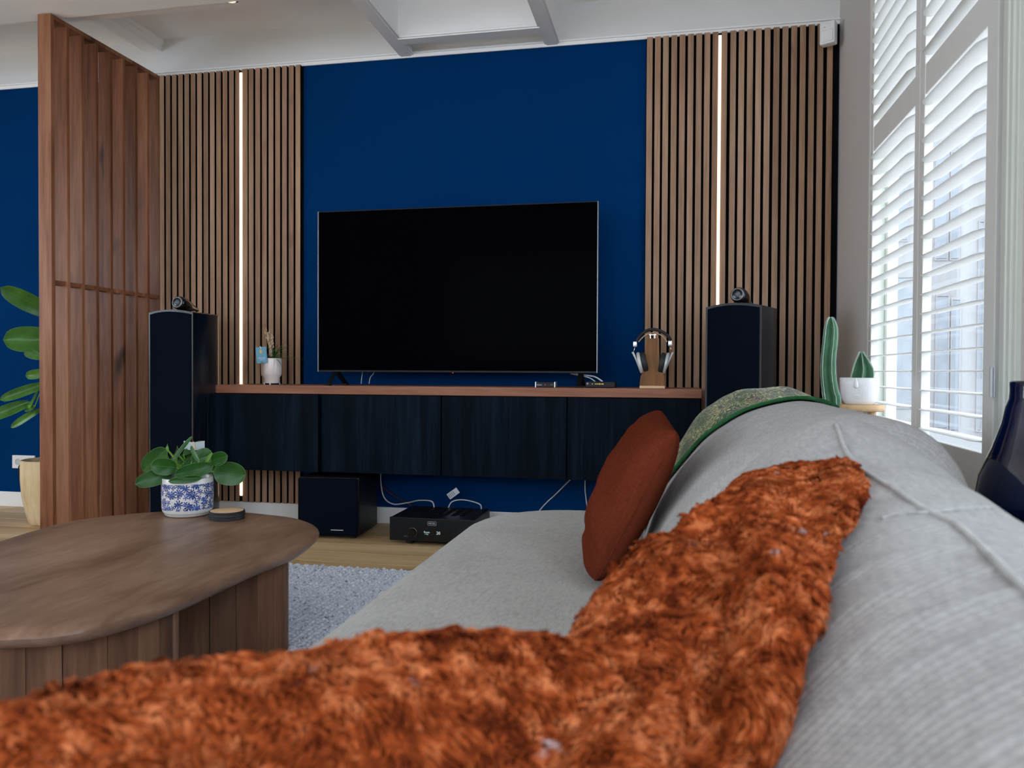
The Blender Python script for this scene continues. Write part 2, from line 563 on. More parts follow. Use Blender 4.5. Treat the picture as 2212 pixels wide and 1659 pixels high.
def floral_mat():
    """blue brush-painted flowers on white glaze, in (angle, height) of the pot"""
    k = N('blue_floral_ceramic')
    sep = k.n('ShaderNodeSeparateXYZ'); k.set(sep.inputs[0], k.n('ShaderNodeTexCoord').outputs['Object'])
    ang = k.math('ARCTAN2', sep.outputs[1], sep.outputs[0])
    u = k.math('MULTIPLY', ang, 0.0875)
    p = k.n('ShaderNodeCombineXYZ', inp={0: u, 1: sep.outputs[2], 2: 0.0}).outputs[0]
    tot = None

    def layer(scale, petals, size, off):
        vo = k.n('ShaderNodeTexVoronoi', voronoi_dimensions='2D', feature='F1')
        q = k.vmath('ADD', p, (off, off * 0.7, 0))
        k.set(vo.inputs['Vector'], q); vo.inputs['Scale'].default_value = scale; vo.inputs['Randomness'].default_value = 0.85
        d = k.vmath('SUBTRACT', q, vo.outputs['Position'])
        s2 = k.n('ShaderNodeSeparateXYZ'); k.set(s2.inputs[0], d)
        th = k.math('ARCTAN2', s2.outputs[1], s2.outputs[0])
        ln = k.n('ShaderNodeVectorMath', operation='LENGTH'); k.set(ln.inputs[0], d)
        wob = k.noise(p, 160, 2)
        pet = k.math('ABSOLUTE', k.math('COSINE', k.math('ADD', k.math('MULTIPLY', th, petals / 2), k.math('MULTIPLY', wob, 2.0))))
        lim = k.math('MULTIPLY', pet, size)
        on = k.math('GREATER_THAN', lim, ln.outputs['Value'])
        core = k.math('LESS_THAN', ln.outputs['Value'], size * 0.22)
        ring = k.math('GREATER_THAN', pet, 0.45)
        return k.math('MAXIMUM', k.math('MULTIPLY', on, ring), core)

    a = layer(30, 8, 0.0165, 0.0)
    b = layer(52, 5, 0.0095, 3.1)
    cfl = k.math('MAXIMUM', a, b)
    st = k.math('PINGPONG', k.math('MULTIPLY', k.noise(p, 70, 1, 0.4, 0.6), 9.0), 0.5)
    stem = k.math('LESS_THAN', st, 0.055)
    cfl = k.math('MAXIMUM', cfl, stem)
    band = k.math('MULTIPLY', k.math('GREATER_THAN', sep.outputs[2], 0.026), k.math('LESS_THAN', sep.outputs[2], 0.118))
    cfl = k.math('MULTIPLY', cfl, band)
    tone = k.ramp(k.noise(p, 45, 3), [(0.35, (0.007, 0.018, 0.13)), (0.65, (0.04, 0.10, 0.34))])
    c = k.mix(cfl, (0.66, 0.655, 0.63, 1), tone)
    rim = k.math('LESS_THAN', k.math('ABSOLUTE', k.math('SUBTRACT', sep.outputs[2], 0.0125)), 0.0007)
    c = k.mix(rim, c, (0.12, 0.11, 0.10, 1))
    return k.end(c, 0.22, 0, 0.5)


M['floral'] = floral_mat()


def fur_mat():
    k = N('rust_plush')
    v = k.coord()
    low = k.noise(v, 16, 2, 0.5)
    c = k.ramp(k.math('ADD', k.math('MULTIPLY', k.noise(v, 60, 4, 0.65), 0.75), k.math('MULTIPLY', low, 0.25)), [(0.36, (0.11, 0.016, 0.003)), (0.5, (0.29, 0.054, 0.010)), (0.64, (0.58, 0.18, 0.065))])  # colour range also paints in highlights and dark gaps of the pile
    fleck = k.ramp(k.noise(v, 34, 2, 0.5), [(0.70, (0, 0, 0)), (0.76, (1, 1, 1))])
    c = k.mix(k.math('MULTIPLY', fleck, 0.8), c, (0.40, 0.33, 0.32, 1))
    return k.end(c, 0.8, 0, 0.1, Sheen_Weight=0.0)


M['fur'] = fur_mat()


def rug_mat():
    k = N('grey_wool')
    v = k.coord()
    c = k.ramp(k.noise(v, 55, 3, 0.6), [(0.30, (0.07, 0.08, 0.11)), (0.38, (0.46, 0.49, 0.56)), (0.62, (0.66, 0.69, 0.76))])
    return k.end(c, 0.95, 0, 0.1, Sheen_Weight=0.2)


M['rug'] = rug_mat()

# ------------------------------------------------------------------ room shell
XR, XL, YB, YF = 0.80, -5.80, 4.20, -3.20
ZB, ZC = 2.597, 2.815            # underside of the beams, ceiling between them


def struct(name, mb, mat, label, parent=None, smooth=False):
    return mb.build(name, mat, parent, smooth, label, None if parent else 'structure')


fl = struct('floor', MB().box((XL, YF, -0.08), (XR, YB, -0.012)), M['black_felt'], 'oak plank floor running along the blue wall')
plank_me = MB().box((-0.8985, -0.0892, -0.014), (0.8985, 0.0892, 0.0), 0.002).mesh('plank', M['oak'])
r = 0
y = YB
while y > YF + 0.05:
    x = XL - (r * 0.61) % 1.8
    while x < XR:
        a, b = max(x, XL), min(x + 1.8, XR)
        if b - a > 0.08:
            o = bpy.data.objects.new('plank', plank_me); COL.objects.link(o); o.parent = fl
            o.location = ((a + b) / 2, y - 0.09, 0); o.scale = ((b - a) / 1.8, 1, 1)
        x += 1.8
    y -= 0.18; r += 1

struct('wall_back', MB().box((XL, YB, -0.08), (XR + 0.2, YB + 0.2, ZB)), M['blue_wall'], 'deep blue painted wall behind the television')
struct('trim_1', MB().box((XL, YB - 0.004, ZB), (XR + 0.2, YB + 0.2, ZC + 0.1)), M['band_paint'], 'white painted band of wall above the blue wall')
struct('trim_2', MB().box((XL, YB - 0.016, ZB - 0.006), (XR, YB - 0.004, ZB + 0.016), 0.004).box((XL, YB - 0.026, ZB + 0.012), (XR, YB - 0.002, ZB + 0.022), 0.003),
       M['white_paint'], 'slim white picture moulding along the top of the blue wall')
struct('baseboard_back', MB().box((XL, YB - 0.014, 0), (XR, YB - 0.0005, 0.092), 0.004), M['white_paint'], 'white baseboard below the blue wall')
W1 = (2.115, 3.495, 0.50, 2.56)
W2 = (-2.4, 0.7, 0.95, 2.48)
W3 = (-1.8, 2.2, 0.90, 2.52)
W4 = (-3.3, 0.55, 1.00, 2.54)  # unseen rear window, added to bring more light onto the blue wall
wr = MB()
for a, b, z0, z1 in ((W1[1], YB + 0.2, -0.08, ZC + 0.1), (W2[1], W1[0], -0.08, ZC + 0.1), (YF, W2[0], -0.08, ZC + 0.1),
                     (W1[0], W1[1], -0.08, W1[2]), (W1[0], W1[1], W1[3], ZC + 0.1), (W2[0], W2[1], -0.08, W2[2]), (W2[0], W2[1], W2[3], ZC + 0.1)):
    wr.box((XR, a, z0), (XR + 0.1, b, z1))
struct('wall_right', wr, M['grey_wall'], 'warm grey wall holding the shuttered window')
wq = MB()
for a, b, z0, z1 in ((XL - 0.2, W4[0], -0.08, ZC + 0.1), (W4[1], XR + 0.2, -0.08, ZC + 0.1), (W4[0], W4[1], -0.08, W4[2]), (W4[0], W4[1], W4[3], ZC + 0.1)):
    wq.box((a, YF - 0.2, z0), (b, YF, z1))
struct('wall_rear', wq, M['white_paint'], 'white wall with an added window behind the viewer')
wl = MB()
for a, b, z0, z1 in ((YF, W3[0], -0.08, ZC + 0.1), (W3[1], YB + 0.2, -0.08, ZC + 0.1), (W3[0], W3[1], -0.08, W3[2]), (W3[0], W3[1], W3[3], ZC + 0.1)):
    wl.box((XL - 0.2, a, z0), (XL, b, z1))
struct('wall_left', wl, M['white_paint'], 'white wall at the far left end of the room')
struct('ceiling', MB().box((XL - 0.2, YF - 0.2, ZC), (XR + 0.2, YB, ZC + 0.1)), M['ceiling_paint'], 'white ceiling above the painted beams')
# beams
struct('trim_3', MB().box((XL, 2.0, ZB), (-1.487, 3.41, ZC)), M['ceiling_paint'], 'wide white bulkhead crossing the ceiling at the left')
struct('trim_4', MB().box((XL, 3.41, ZB + 0.043), (-1.487, 3.54, ZC)), M['ceiling_paint'], 'shallow white step behind the wide bulkhead')
for i, (a, b, l) in enumerate(((-1.487, -1.428, 'white ceiling beam left of the small cross beam'), (-0.674, -0.614, 'white ceiling beam right of the small cross beam'))):
    mb = MB().box((a, YF, ZB), (b, YB - 0.004, ZC))
    for s, e in ((a - 0.012, a), (b, b + 0.012)):
        mb.box((s, YF, ZB + 0.006), (e, YB - 0.004, ZB + 0.02), 0.003)
    struct('trim_%d' % (5 + i), mb, M['white_paint'], l)
struct('trim_7', MB().box((-1.428, 3.963, ZB), (-0.674, 4.03, ZC)).box((-1.428, 3.953, ZB + 0.006), (-0.674, 3.963, ZB + 0.02), 0.003)
       .box((-1.428, 4.03, ZB + 0.05), (-0.674, YB - 0.004, ZC)), M['white_paint'], 'small white cross beam close to the blue wall')
struct('trim_8', MB().box((-3.085, 3.54, ZC - 0.072), (-2.985, YB - 0.004, ZC)).box((-3.115, 3.54, ZC - 0.03), (-2.97, YB - 0.004, ZC), 0.006), M['white_paint'],
       'short white ceiling beam ending above the wooden divider')

# small ceiling spot set into the step (its warm glow shows at the top edge of the picture)
sp = thing('ceiling_spot', 'small recessed warm ceiling spot at the top edge of the picture', 'light', (-2.10, 3.475, ZB + 0.043))
MB().lathe([(0.036, -0.004), (0.036, 0.0), (0.026, 0.0), (0.026, -0.004)], (-2.10, 3.475, ZB + 0.043), 20, cap=False).build('rim', M['white_paint'], sp, True)
MB().lathe([(0.024, -0.001), (0.018, -0.003), (0.001, -0.004)], (-2.10, 3.475, ZB + 0.043), 16).build('bulb', emit('warm_spot', (1.0, 0.72, 0.45, 1), 3.0), sp, True)

# ------------------------------------------------------------------ windows
def window_frame(name, label, a, b, z0, z1, x0, x1, n, pane_x):
    t = put(bpy.data.objects.new(name, None), label, None, None, 'structure'); COL.objects.link(t)
    mb = MB()
    w = 0.05
    mb.box((x0, a, z0), (x1, a + w, z1), 0.004).box((x0, b - w, z0), (x1, b, z1), 0.004).box((x0, a + w, z0), (x1, b - w, z0 + w), 0.004).box((x0, a + w, z1 - w), (x1, b - w, z1), 0.004)
    for k in range(1, n):
        yy = a + (b - a) * k / n
        mb.box((x0, yy - 0.03, z0 + w), (x1, yy + 0.03, z1 - w), 0.004)
    mb.build('window_frame', M['frame_paint'], t)
    for k in range(n):
        MB().box((pane_x - 0.003, a + (b - a) * k / n + 0.03, z0 + w), (pane_x + 0.003, a + (b - a) * (k + 1) / n - 0.03, z1 - w)).build('pane', M['glass'], t)
    return t


w1 = window_frame('window_1', 'window behind the white louvred shutters', W1[0], W1[1], W1[2], W1[3], XR + 0.05, XR + 0.09, 1, XR + 0.07)
# moulded shutter casing on the wall
cas = MB()
for dx, e in ((0.0, 0.0), (0.010, 0.016), (0.017, 0.034)):
    a, b = W1[0] - 0.012 + e * 0.0, W1[1] - 0.0
    x0 = XR - 0.014 - dx * 0.6
    cas.box((x0, W1[0] - 0.062 + e, W1[2] - 0.05 + e * 0.4), (XR + 0.05, W1[0] + 0.002, W1[3] + 0.05), 0.003)
cas.box((XR - 0.014, W1[1] - 0.012, W1[2] - 0.05), (XR + 0.05, W1[1] + 0.014, W1[3] + 0.05), 0.003)
cas.box((XR - 0.02, W1[0], W1[2] - 0.05), (XR + 0.05, W1[1], W1[2] + 0.0), 0.003).box((XR - 0.02, W1[0], W1[3]), (XR + 0.05, W1[1], W1[3] + 0.05), 0.003)
cas.build('casing', M['frame_paint'], w1)
window_frame('window_2', 'bright side window to the right of the viewer', W2[0], W2[1], W2[2], W2[3], XR + 0.04, XR + 0.09, 3, XR + 0.065)
w4 = put(bpy.data.objects.new('window_4', None), 'unseen window added in the wall behind the viewer for daylight', None, None, 'structure'); COL.objects.link(w4)
MB().box((W4[0], YF - 0.17, W4[2]), (W4[0] + 0.05, YF - 0.12, W4[3])).box((W4[1] - 0.05, YF - 0.17, W4[2]), (W4[1], YF - 0.12, W4[3])).box((W4[0] + 0.05, YF - 0.17, W4[3] - 0.05), (W4[1] - 0.05, YF - 0.12, W4[3])).box((W4[0] + 0.05, YF - 0.17, W4[2]), (W4[1] - 0.05, YF - 0.12, W4[2] + 0.05)).build('window_frame', M['frame_paint'], w4)
MB().box((W4[0] + 0.05, YF - 0.148, W4[2] + 0.05), (W4[1] - 0.05, YF - 0.142, W4[3] - 0.05)).build('pane', M['glass'], w4)
window_frame('window_3', 'tall window at the far left end of the room', W3[0], W3[1], W3[2], W3[3], XL - 0.17, XL - 0.12, 3, XL - 0.145)

# shutters: stiles, rails and every louvre
louv = MB()
pts = []
for k in range(12):
    a = 2 * math.pi * k / 12
    pts.append((0.0315 * math.cos(a), 0.0029 * math.sin(a)))


def shutter(name, label, ya, yb, sl, sr, hinge_side):
    t = thing(name, label, 'shutter', (XR, (ya + yb) / 2, 0), group=None)
    x0, x1 = XR - 0.014, XR + 0.014
    z0, z1 = W1[2] + 0.004, W1[3] - 0.004
    MB().box((x0, ya, z0), (x1, ya + sl, z1), 0.003).build('stile', M['shutter'], t)
    MB().box((x0, yb - sr, z0), (x1, yb, z1), 0.003).build('stile', M['shutter'], t)
    for a, b in ((z0, 0.652), (1.755, 1.853), (z1 - 0.09, z1)):
        MB().box((x0 + 0.002, ya + sl, a), (x1 - 0.002, yb - sr, b), 0.003).build('rail', M['shutter'], t)
    la, lb = ya + sl + 0.002, yb - sr - 0.002
    L = lb - la
    # blade tapering towards its ends, nearly level
    P = []
    for f, s in ((0, 0.35), (0.0001, 0.35), (0.06, 1.0), (0.94, 1.0), (0.9999, 0.35), (1, 0.35)):
        sc = s
        P.append([(q[0] * (0.45 + 0.55 * sc), -L / 2 + L * f, q[1]) for q in pts])
    mb = MB().grid(np.array(P), closed_v=True)
    mb.f.append(tuple(range(11, -1, -1))); mb.f.append(tuple(range(60, 72)))
    me = mb.mesh('louvre', M['shutter'], 40)
    for za, zb in ((0.652, 1.755), (1.853, z1 - 0.09)):
        n = int(round((zb - za) / 0.0615))
        for k in range(n):
            o = bpy.data.objects.new('louvre', me); COL.objects.link(o); o.parent = t
            o.location = (0, (la + lb) / 2 - (ya + yb) / 2, za + (zb - za) * (k + 0.5) / n)
            o.rotation_euler = (0, math.radians(-1.5), 0)
    if hinge_side:
        for hz in (0.80, 1.86):
            MB().lathe([(0.006, 0), (0.006, 0.075)], (XR - 0.017, ya - 0.002, hz), 10).build('hinge', M['silver_matt'], t, 40)
    return t


shutter('window_shutter', 'white louvred shutter panel nearer the corner, behind the face pot', 2.815, 3.475, 0.05, 0.045, False)
shutter('window_shutter', 'white louvred shutter panel nearer the viewer, beside the blue vase', 2.175, 2.811, 0.07, 0.05, True)

# ------------------------------------------------------------------ outside
MB().box((1.2, -14, -0.9), (40, 40, -0.6)).build('ground', M['paving'], None, False, 'pale paving outside the windows', 'structure')
fa = thing('apartment_building', 'pale building with tall windows seen through the shutters', 'building', (8, 14, -0.6))
MB().box((1.4, 14, -0.6), (22, 18, 9)).build('wall', M['facade'], fa)
for (xa, ya, xb, yb) in ((2022, 640, 2046, 925), (2055, 648, 2071, 930), (2113, 480, 2121, 930), (1930, 600, 1978, 880), (2022, 330, 2046, 560), (2055, 330, 2071, 560), (1905, 330, 1960, 520)):
    a = PY(xa, (ya + yb) / 2, 14); b = PY(xb, (ya + yb) / 2, 14)
    zt = PY((xa + xb) / 2, ya, 14)[2]; zb = PY((xa + xb) / 2, yb, 14)[2]
    f = MB()
    for p, q in (((a[0] - .02, zb - .02), (a[0], zt + .02)), ((b[0], zb - .02), (b[0] + .02, zt + .02)), ((a[0], zt), (b[0], zt + .02)), ((a[0], zb - .02), (b[0], zb))):
        f.box((p[0], 13.98, p[1]), (q[0], 14.0, q[1]))
    f = f.build('window', M['facade'], fa)
    pn = MB()
    k = max(1, int((zt - zb) / 1.4))
    for i in range(k):
        pn.box((a[0], 13.985, zb + (zt - zb) * i / k + 0.012), (b[0], 14.0, zb + (zt - zb) * (i + 1) / k - 0.012))
    pn.build('pane', M['facade_glass'], f)

# ------------------------------------------------------------------ slatted wall panels with LED strips
SZ0, SZ1 = 0.093, ZB - 0.004
slat_me = MB().box((-0.0148, -0.0095, SZ0), (0.0148, 0.0095, SZ1)).mesh('slat', M['slat'])
slat_me.materials.append(M['black_felt'])          # walnut veneer on the front of a black core
for p in slat_me.polygons: p.material_index = 0 if p.normal.y < -0.5 or abs(p.normal.z) > 0.5 else 1
SY = 4.1785


def slat_panel(label, x0, x1, lefts, widths, led):
    t = thing('slatted_wall_panel', label, 'wall panel', ((x0 + x1) / 2, YB, 0))
    MB().box((x0, YB - 0.010, SZ0), (x1, YB - 0.0008, SZ1)).build('backing', M['black_felt'], t)
    for a, w in zip(lefts, widths):
        o = bpy.data.objects.new('slat', slat_me); COL.objects.link(o); o.parent = t
        o.location = (a + w / 2 - (x0 + x1) / 2, SY - YB + 0.001, 0); o.scale = (w / 0.0296, 1, 1)
    return t


def led_strip(label, xa, xb, z0, z1):
    t = thing('led_strip', label, 'light strip', ((xa + xb) / 2, SY, z0), group=None)
    MB().box((xa, SY - 0.006, z0), (xb, SY + 0.009, z1)).build('channel', M['silver_matt'], t)
    MB().box((xa + 0.001, SY - 0.013, z0 + 0.004), (xb - 0.001, SY - 0.006, z1 - 0.004), 0.003).build('diffuser', M['led'], t)
    return t


lf = [-3.002 + 0.0414 * i for i in range(12)] + [-2.507, -2.4635] + [-2.4214 + 0.0419 * i for i in range(8)]
lw = [0.0296] * 12 + [0.0245, 0.034] + [0.0296] * 8
lf = [q * 0.9935 for q in lf]
slat_panel('walnut slatted wall panel between the divider and the blue wall', -2.98, -2.078, lf, lw, None)
led_strip('vertical warm light strip in the slats beside the divider', -2.4635, -2.4455, 0.125, ZB - 0.02)
XS = lambda v: PY(1200 + v / 3.16, 76, SY - 0.01)[0]
rl = [625, 680, 735, 792, 848, 905, 962, 1018, 1074, 1135, 1195, 1252, 1310, 1368, 1428, 1490, 1550, 1610, 1670, 1730, 1790, 1855]
rw = [39] * 8 + [38, 38] + [39, 39, 40, 40, 40, 40, 40, 40, 40, 40, 40, 40]
rX = [XS(v) for v in rl]
rW = [XS(v + w) - XS(v) for v, w in zip(rl, rw)]
slat_panel('walnut slatted wall panel in the corner by the window', rX[0] - 0.004, XR - 0.004, rX, rW, None)
led_strip('vertical warm light strip in the slats behind the right speaker', XS(1112.5), XS(1134.5), 0.20, ZB - 0.02)

# ------------------------------------------------------------------ room divider
DX = -2.986
dv = thing('room_divider', 'floor to ceiling walnut slatted room divider at the left', 'room divider', (DX - 0.035, 3.77, 0))
MB().box((DX - 0.074, 3.343, 0.0), (DX, 3.366, ZB - 0.003), 0.0015).build('post', M['divider'], dv)
board_me = MB().box((-0.0365, -0.0095, 0.001), (0.0365, 0.0095, ZB - 0.024), 0.0015).mesh('board', M['divider'])
for i, yb in enumerate((3.465, 3.567, 3.669, 3.777, 3.876, 3.98, 4.082)):
    o = bpy.data.objects.new('board', board_me); COL.objects.link(o); o.parent = dv
    o.location = (-0.0018, yb - 0.0095 - 3.77, 0)
MB().box((DX - 0.074, 4.172, 0.0), (DX - 0.001, 4.1985, ZB - 0.024), 0.0015).build('board', M['divider'], dv)
MB().box((DX - 0.074, 3.366, ZB - 0.024), (DX, 4.1985, ZB - 0.003), 0.0015).build('top_rail', M['divider'], dv)
MB().box((DX - 0.060, 3.366, 1.279), (DX - 0.014, 4.172, 1.300), 0.001).build('middle_rail', M['divider'], dv)

# ------------------------------------------------------------------ floating cabinets and worktop
CX = [-2.394, -1.785, -1.136, -0.502, 0.131]
CY = 3.80
for i in range(4):
    a, b = CX[i], CX[i + 1]
    lab = ['wall-hung black cabinet at the left end, its door slightly proud', 'wall-hung black cabinet above the subwoofer, second from the left',
           'wall-hung black cabinet above the amplifier', 'wall-hung black cabinet at the right end behind the terracotta cushion'][i]
    c = thing('wall_cabinet', lab, 'cabinet', ((a + b) / 2, 4.0, 0.333), group=None)
    MB().box((a + 0.001, CY + 0.02, 0.335), (b - 0.001, 4.165, 0.735)).build('body', M['cabinet'], c)
    yy = CY - 0.018 if i == 0 else CY
    MB().box((a + 0.003, yy, 0.333), (b - 0.0035 - (0.004 if i == 0 else 0), yy + 0.018, 0.733), 0.001).build('door', M['cabinet'], c)
put(MB().box((-2.396, CY - 0.006, 0.7365), (0.134, 4.166, 0.780), 0.0025).build('worktop', M['worktop'], None, False, loc=(-1.13, 3.98, 0.7365)),
    'long walnut worktop over the row of black cabinets', 'worktop')


# ------------------------------------------------------------------ lettering
def letters(txt, size, pos, xdir, zdir, mat, name, parent, depth=0.0004, align='CENTER', label=None):
    cu = bpy.data.curves.new(name, 'FONT')
    cu.body = txt; cu.size = size; cu.extrude = depth; cu.align_x = align; cu.align_y = 'CENTER'; cu.resolution_u = 2
    tmp = bpy.data.objects.new(name, cu); COL.objects.link(tmp)
    me = bpy.data.meshes.new_from_object(tmp.evaluated_get(bpy.context.evaluated_depsgraph_get()))
    bpy.data.objects.remove(tmp)
    xd, zd = Vector(xdir).normalized(), Vector(zdir).normalized()
    nd = xd.cross(zd)
    R = Matrix((xd, zd, nd)).transposed().to_4x4()
    me.transform(origin(parent).inverted() @ Matrix.Translation(Vector(pos)) @ R)
    me.materials.clear(); me.materials.append(mat)
    o = bpy.data.objects.new(name, me); COL.objects.link(o); o.parent = parent
    return put(o, label)


# ------------------------------------------------------------------ television
TY = 3.92
a0 = PY(686.5, 803, TY); a1 = PY(1293, 434, TY)
tx0, tx1, tz0, tz1 = a0[0], a1[0], a0[2], a1[2]
tv = thing('television', 'large switched-off flat television on the walnut worktop', 'television', ((tx0 + tx1) / 2, TY + 0.03, 0.78))
MB().box((tx0 + 0.004, TY + 0.006, tz0 + 0.004), (tx1 - 0.004, TY + 0.032, tz1 - 0.004), 0.003).build('back_panel', M['black'], tv)
MB().box((tx0 + 0.25, TY + 0.03, tz0 + 0.04), (tx1 - 0.25, TY + 0.065, tz0 + 0.45), 0.01).build('rear_housing', M['black'], tv)
MB().box((tx0 + 0.006, TY, tz0 + 0.010), (tx1 - 0.006, TY + 0.006, tz1 - 0.005)).build('screen', M['screen'], tv)
for q in (tx0, tx1 - 0.005): MB().box((q, TY - 0.003, tz0), (q + 0.005, TY + 0.03, tz1), 0.001).build('side_bezel', M['silver_dark'], tv)
MB().box((tx0 + 0.005, TY - 0.002, tz0), (tx1 - 0.005, TY + 0.03, tz0 + 0.009), 0.001).build('bezel', M['black'], tv)
MB().box((tx0 + 0.005, TY - 0.001, tz1 - 0.005), (tx1 - 0.005, TY + 0.03, tz1), 0.001).build('bezel', M['black'], tv)
for fx in (tx0 + 0.10, tx1 - 0.085):
    lg = MB()
    zt = tz0 + 0.006
    for dy in (-0.105, 0.12):
        lg.obox(((fx + fx) / 2 - 0.0, TY + 0.016 + dy / 2, (0.7865 + zt) / 2), (0.011, 0, 0), (0, dy / 2, (0.7865 - zt) / 2), (0, 0.004, 0.005), 0.0)
        lg.box((fx - 0.013, TY + 0.016 + dy - 0.02, 0.7805), (fx + 0.013, TY + 0.016 + dy + 0.02, 0.787), 0.002)
    lg.build('foot', M['black'], tv)
letters('U L T R A  H D', 0.011, (tx1 - 0.075, TY - 0.003, tz0 + 0.0055), (1, 0, 0), (0, 0, 1), plain('faint_print', (0.03, 0.032, 0.035, 1), 0.5), 'bezel_print', tv)
MB().lathe([(0.0035, -0.003), (0.0025, 0)], (PY(978, 806, TY)[0], TY - 0.0005, tz0 - 0.001), 10, (0, -1, 0)).build('standby_light', M['led_red'], tv)

# ------------------------------------------------------------------ floor speakers
def speaker(label, fl_xy, ang, w, d, ztop, tail):
    """fl_xy: front left corner; ang: rotation of the front about z"""
    ca, sa = math.cos(ang), math.sin(ang)
    loc = (fl_xy[0] + ca * w / 2 - sa * d / 2, fl_xy[1] + sa * w / 2 + ca * d / 2, 0)
    t = thing('floor_speaker', label, 'speaker', loc, ang)
    inv = lambda mb: mb.xf(origin(t))
    h = w / 2
    # plan outline: flat front, softly curved sides narrowing to the back
    side = [(h - 0.002, -d / 2), (h + 0.009, -d / 2 + 0.08), (h + 0.011, -d / 2 + 0.15), (h + 0.002, -d / 2 + 0.22), (h - 0.024, -d / 2 + 0.28), (h - 0.066, d / 2)]
    side = catmull(side, 6)
    poly = [(p[0], p[1]) for p in side] + [(-p[0], p[1]) for p in side[::-1]]
    z0 = 0.075
    bm = bmesh.new()
    nseg = len(poly)
    top = []
    lo = [bm.verts.new((p[0], p[1], z0)) for p in poly]
    def dome(x): return ztop - 0.016 * (x / h) ** 2
    hi = [bm.verts.new((p[0], p[1], dome(p[0]))) for p in poly]
    for i in range(nseg):
        j = (i + 1) % nseg
        bm.faces.new((lo[i], lo[j], hi[j], hi[i]))
    bm.faces.new(lo[::-1])
    ns = len(side)
    # domed lid as strips between left and right sides
    cols = []
    for i in range(ns):
        x = side[i][0]
        row = [hi[i]] + [bm.verts.new((x * q, side[i][1], dome(x * q))) for q in (0.66, 0.33, 0, -0.33, -0.66)] + [hi[nseg - 1 - i]]
        cols.append(row)
    for i in range(ns - 1):
        for k in range(6):
            bm.faces.new((cols[i][k], cols[i + 1][k], cols[i + 1][k + 1], cols[i][k + 1]))
    for k in range(1): pass
    # close the small front and back gables
    bm.faces.new([c for c in cols[0]]); bm.faces.new([c for c in cols[-1]][::-1])
    inv(MB().bm(bm)).build('body', M['spk_body'], t, 35)
    # grille cloth bulging slightly from the front
    g = []
    for i in range(13):
        u = -1 + 2 * i / 12
        x = u * (h - 0.012)
        yb = -d / 2 - 0.004 - 0.014 * (1 - u * u)
        g.append([(x, yb, z0 + 0.02), (x, yb, dome(x) - 0.012)])
    G = np.array(g)
    mb = MB().grid(G)
    n = len(mb.v)
    mb.add([(p[0], -d / 2 + 0.001, p[2]) for p in mb.v], [])
    for i in range(12):
        mb.f.append((2 * i + 1, 2 * i + 3, n + 2 * i + 3, n + 2 * i + 1)); mb.f.append((2 * i + 2, 2 * i, n + 2 * i, n + 2 * i + 2))
    mb.f.append((0, 1, n + 1, n)); mb.f.append((25, 24, n + 24, n + 25))
    inv(mb).build('grille', M['grille'], t, 30)
    inv(MB().box((-h - 0.02, -d / 2 - 0.02, 0.032), (h + 0.02, d / 2 + 0.01, 0.064), 0.006).box((-h + 0.03, -d / 2 + 0.03, 0.064), (h - 0.05, d / 2 - 0.03, 0.0755))).build('plinth', M['black'], t)
    for sx in (-1, 1):
        for sy in (-1, 1):
            inv(MB().lathe([(0.004, 0.0), (0.014, 0.012), (0.014, 0.032)], (sx * h * 0.9, sy * d * 0.42, 0), 12)).build('spike_foot', M['silver_matt'], t, 40)
    # bullet shaped tweeter pod lying on the lid
    yf = -d / 2 + 0.055
    zc = ztop + 0.042
    tilt = Vector((0, 1, -0.14)).normalized()
    pod = [(0.0005, 0.000), (0.024, 0.0005), (0.033, 0.006), (0.036, 0.022), (0.0365, 0.045), (0.033, 0.075), (0.026, 0.105), (0.018, 0.135), (0.012, 0.16), (0.009, 0.178), (0.006, 0.19), (0.0005, 0.193)]
    tw = inv(MB().lathe(pod, (0, yf, zc), 28, tilt)).build('tweeter', M['black_gloss'], t, True)
    inv(MB().lathe([(0.0005, -0.006), (0.008, -0.005), (0.0135, -0.0005), (0.0135, 0.001)], (0, yf, zc), 20, tilt)).build('tweeter_dome', M['grey_dome'], tw, True)
    inv(MB().lathe([(0.0238, -0.0012), (0.0275, -0.0022), (0.0305, 0.0022), (0.027, 0.002)], (0, yf, zc), 28, tilt, cap=False)).build('tweeter_ring', M['silver_dark'], tw, True)
    inv(MB().lathe([(0.0085, 0.1775), (0.0088, 0.188), (0.0045, 0.193)], (0, yf, zc), 14, tilt)).build('tweeter_tip', M['chrome'], tw, True)
    inv(MB().box((-0.016, yf + 0.03, ztop - 0.004), (0.016, yf + 0.085, ztop + 0.010), 0.004)).build('tweeter_mount', M['black'], tw)
    return t


M['grey_dome'] = plain('grey_tweeter_mesh', (0.10, 0.11, 0.12, 1), 0.5)
M['spk_body'] = wood('black_ash_veneer', srgb(3, 5, 9), srgb(9, 13, 20), srgb(34, 44, 58), (1, 1, 0.05), 16, 0.24, rnd=3, var=0.1, bump=0.05, spec=0.6)
speaker('black floor speaker with bullet tweeter beside the wooden divider', (-2.641, 3.598), math.radians(1), 0.254, 0.34, 1.166, 0)
speaker('black floor speaker with bullet tweeter in front of the slats near the window', (0.141, 3.655), math.radians(-22), 0.255, 0.34, 1.166, 0)

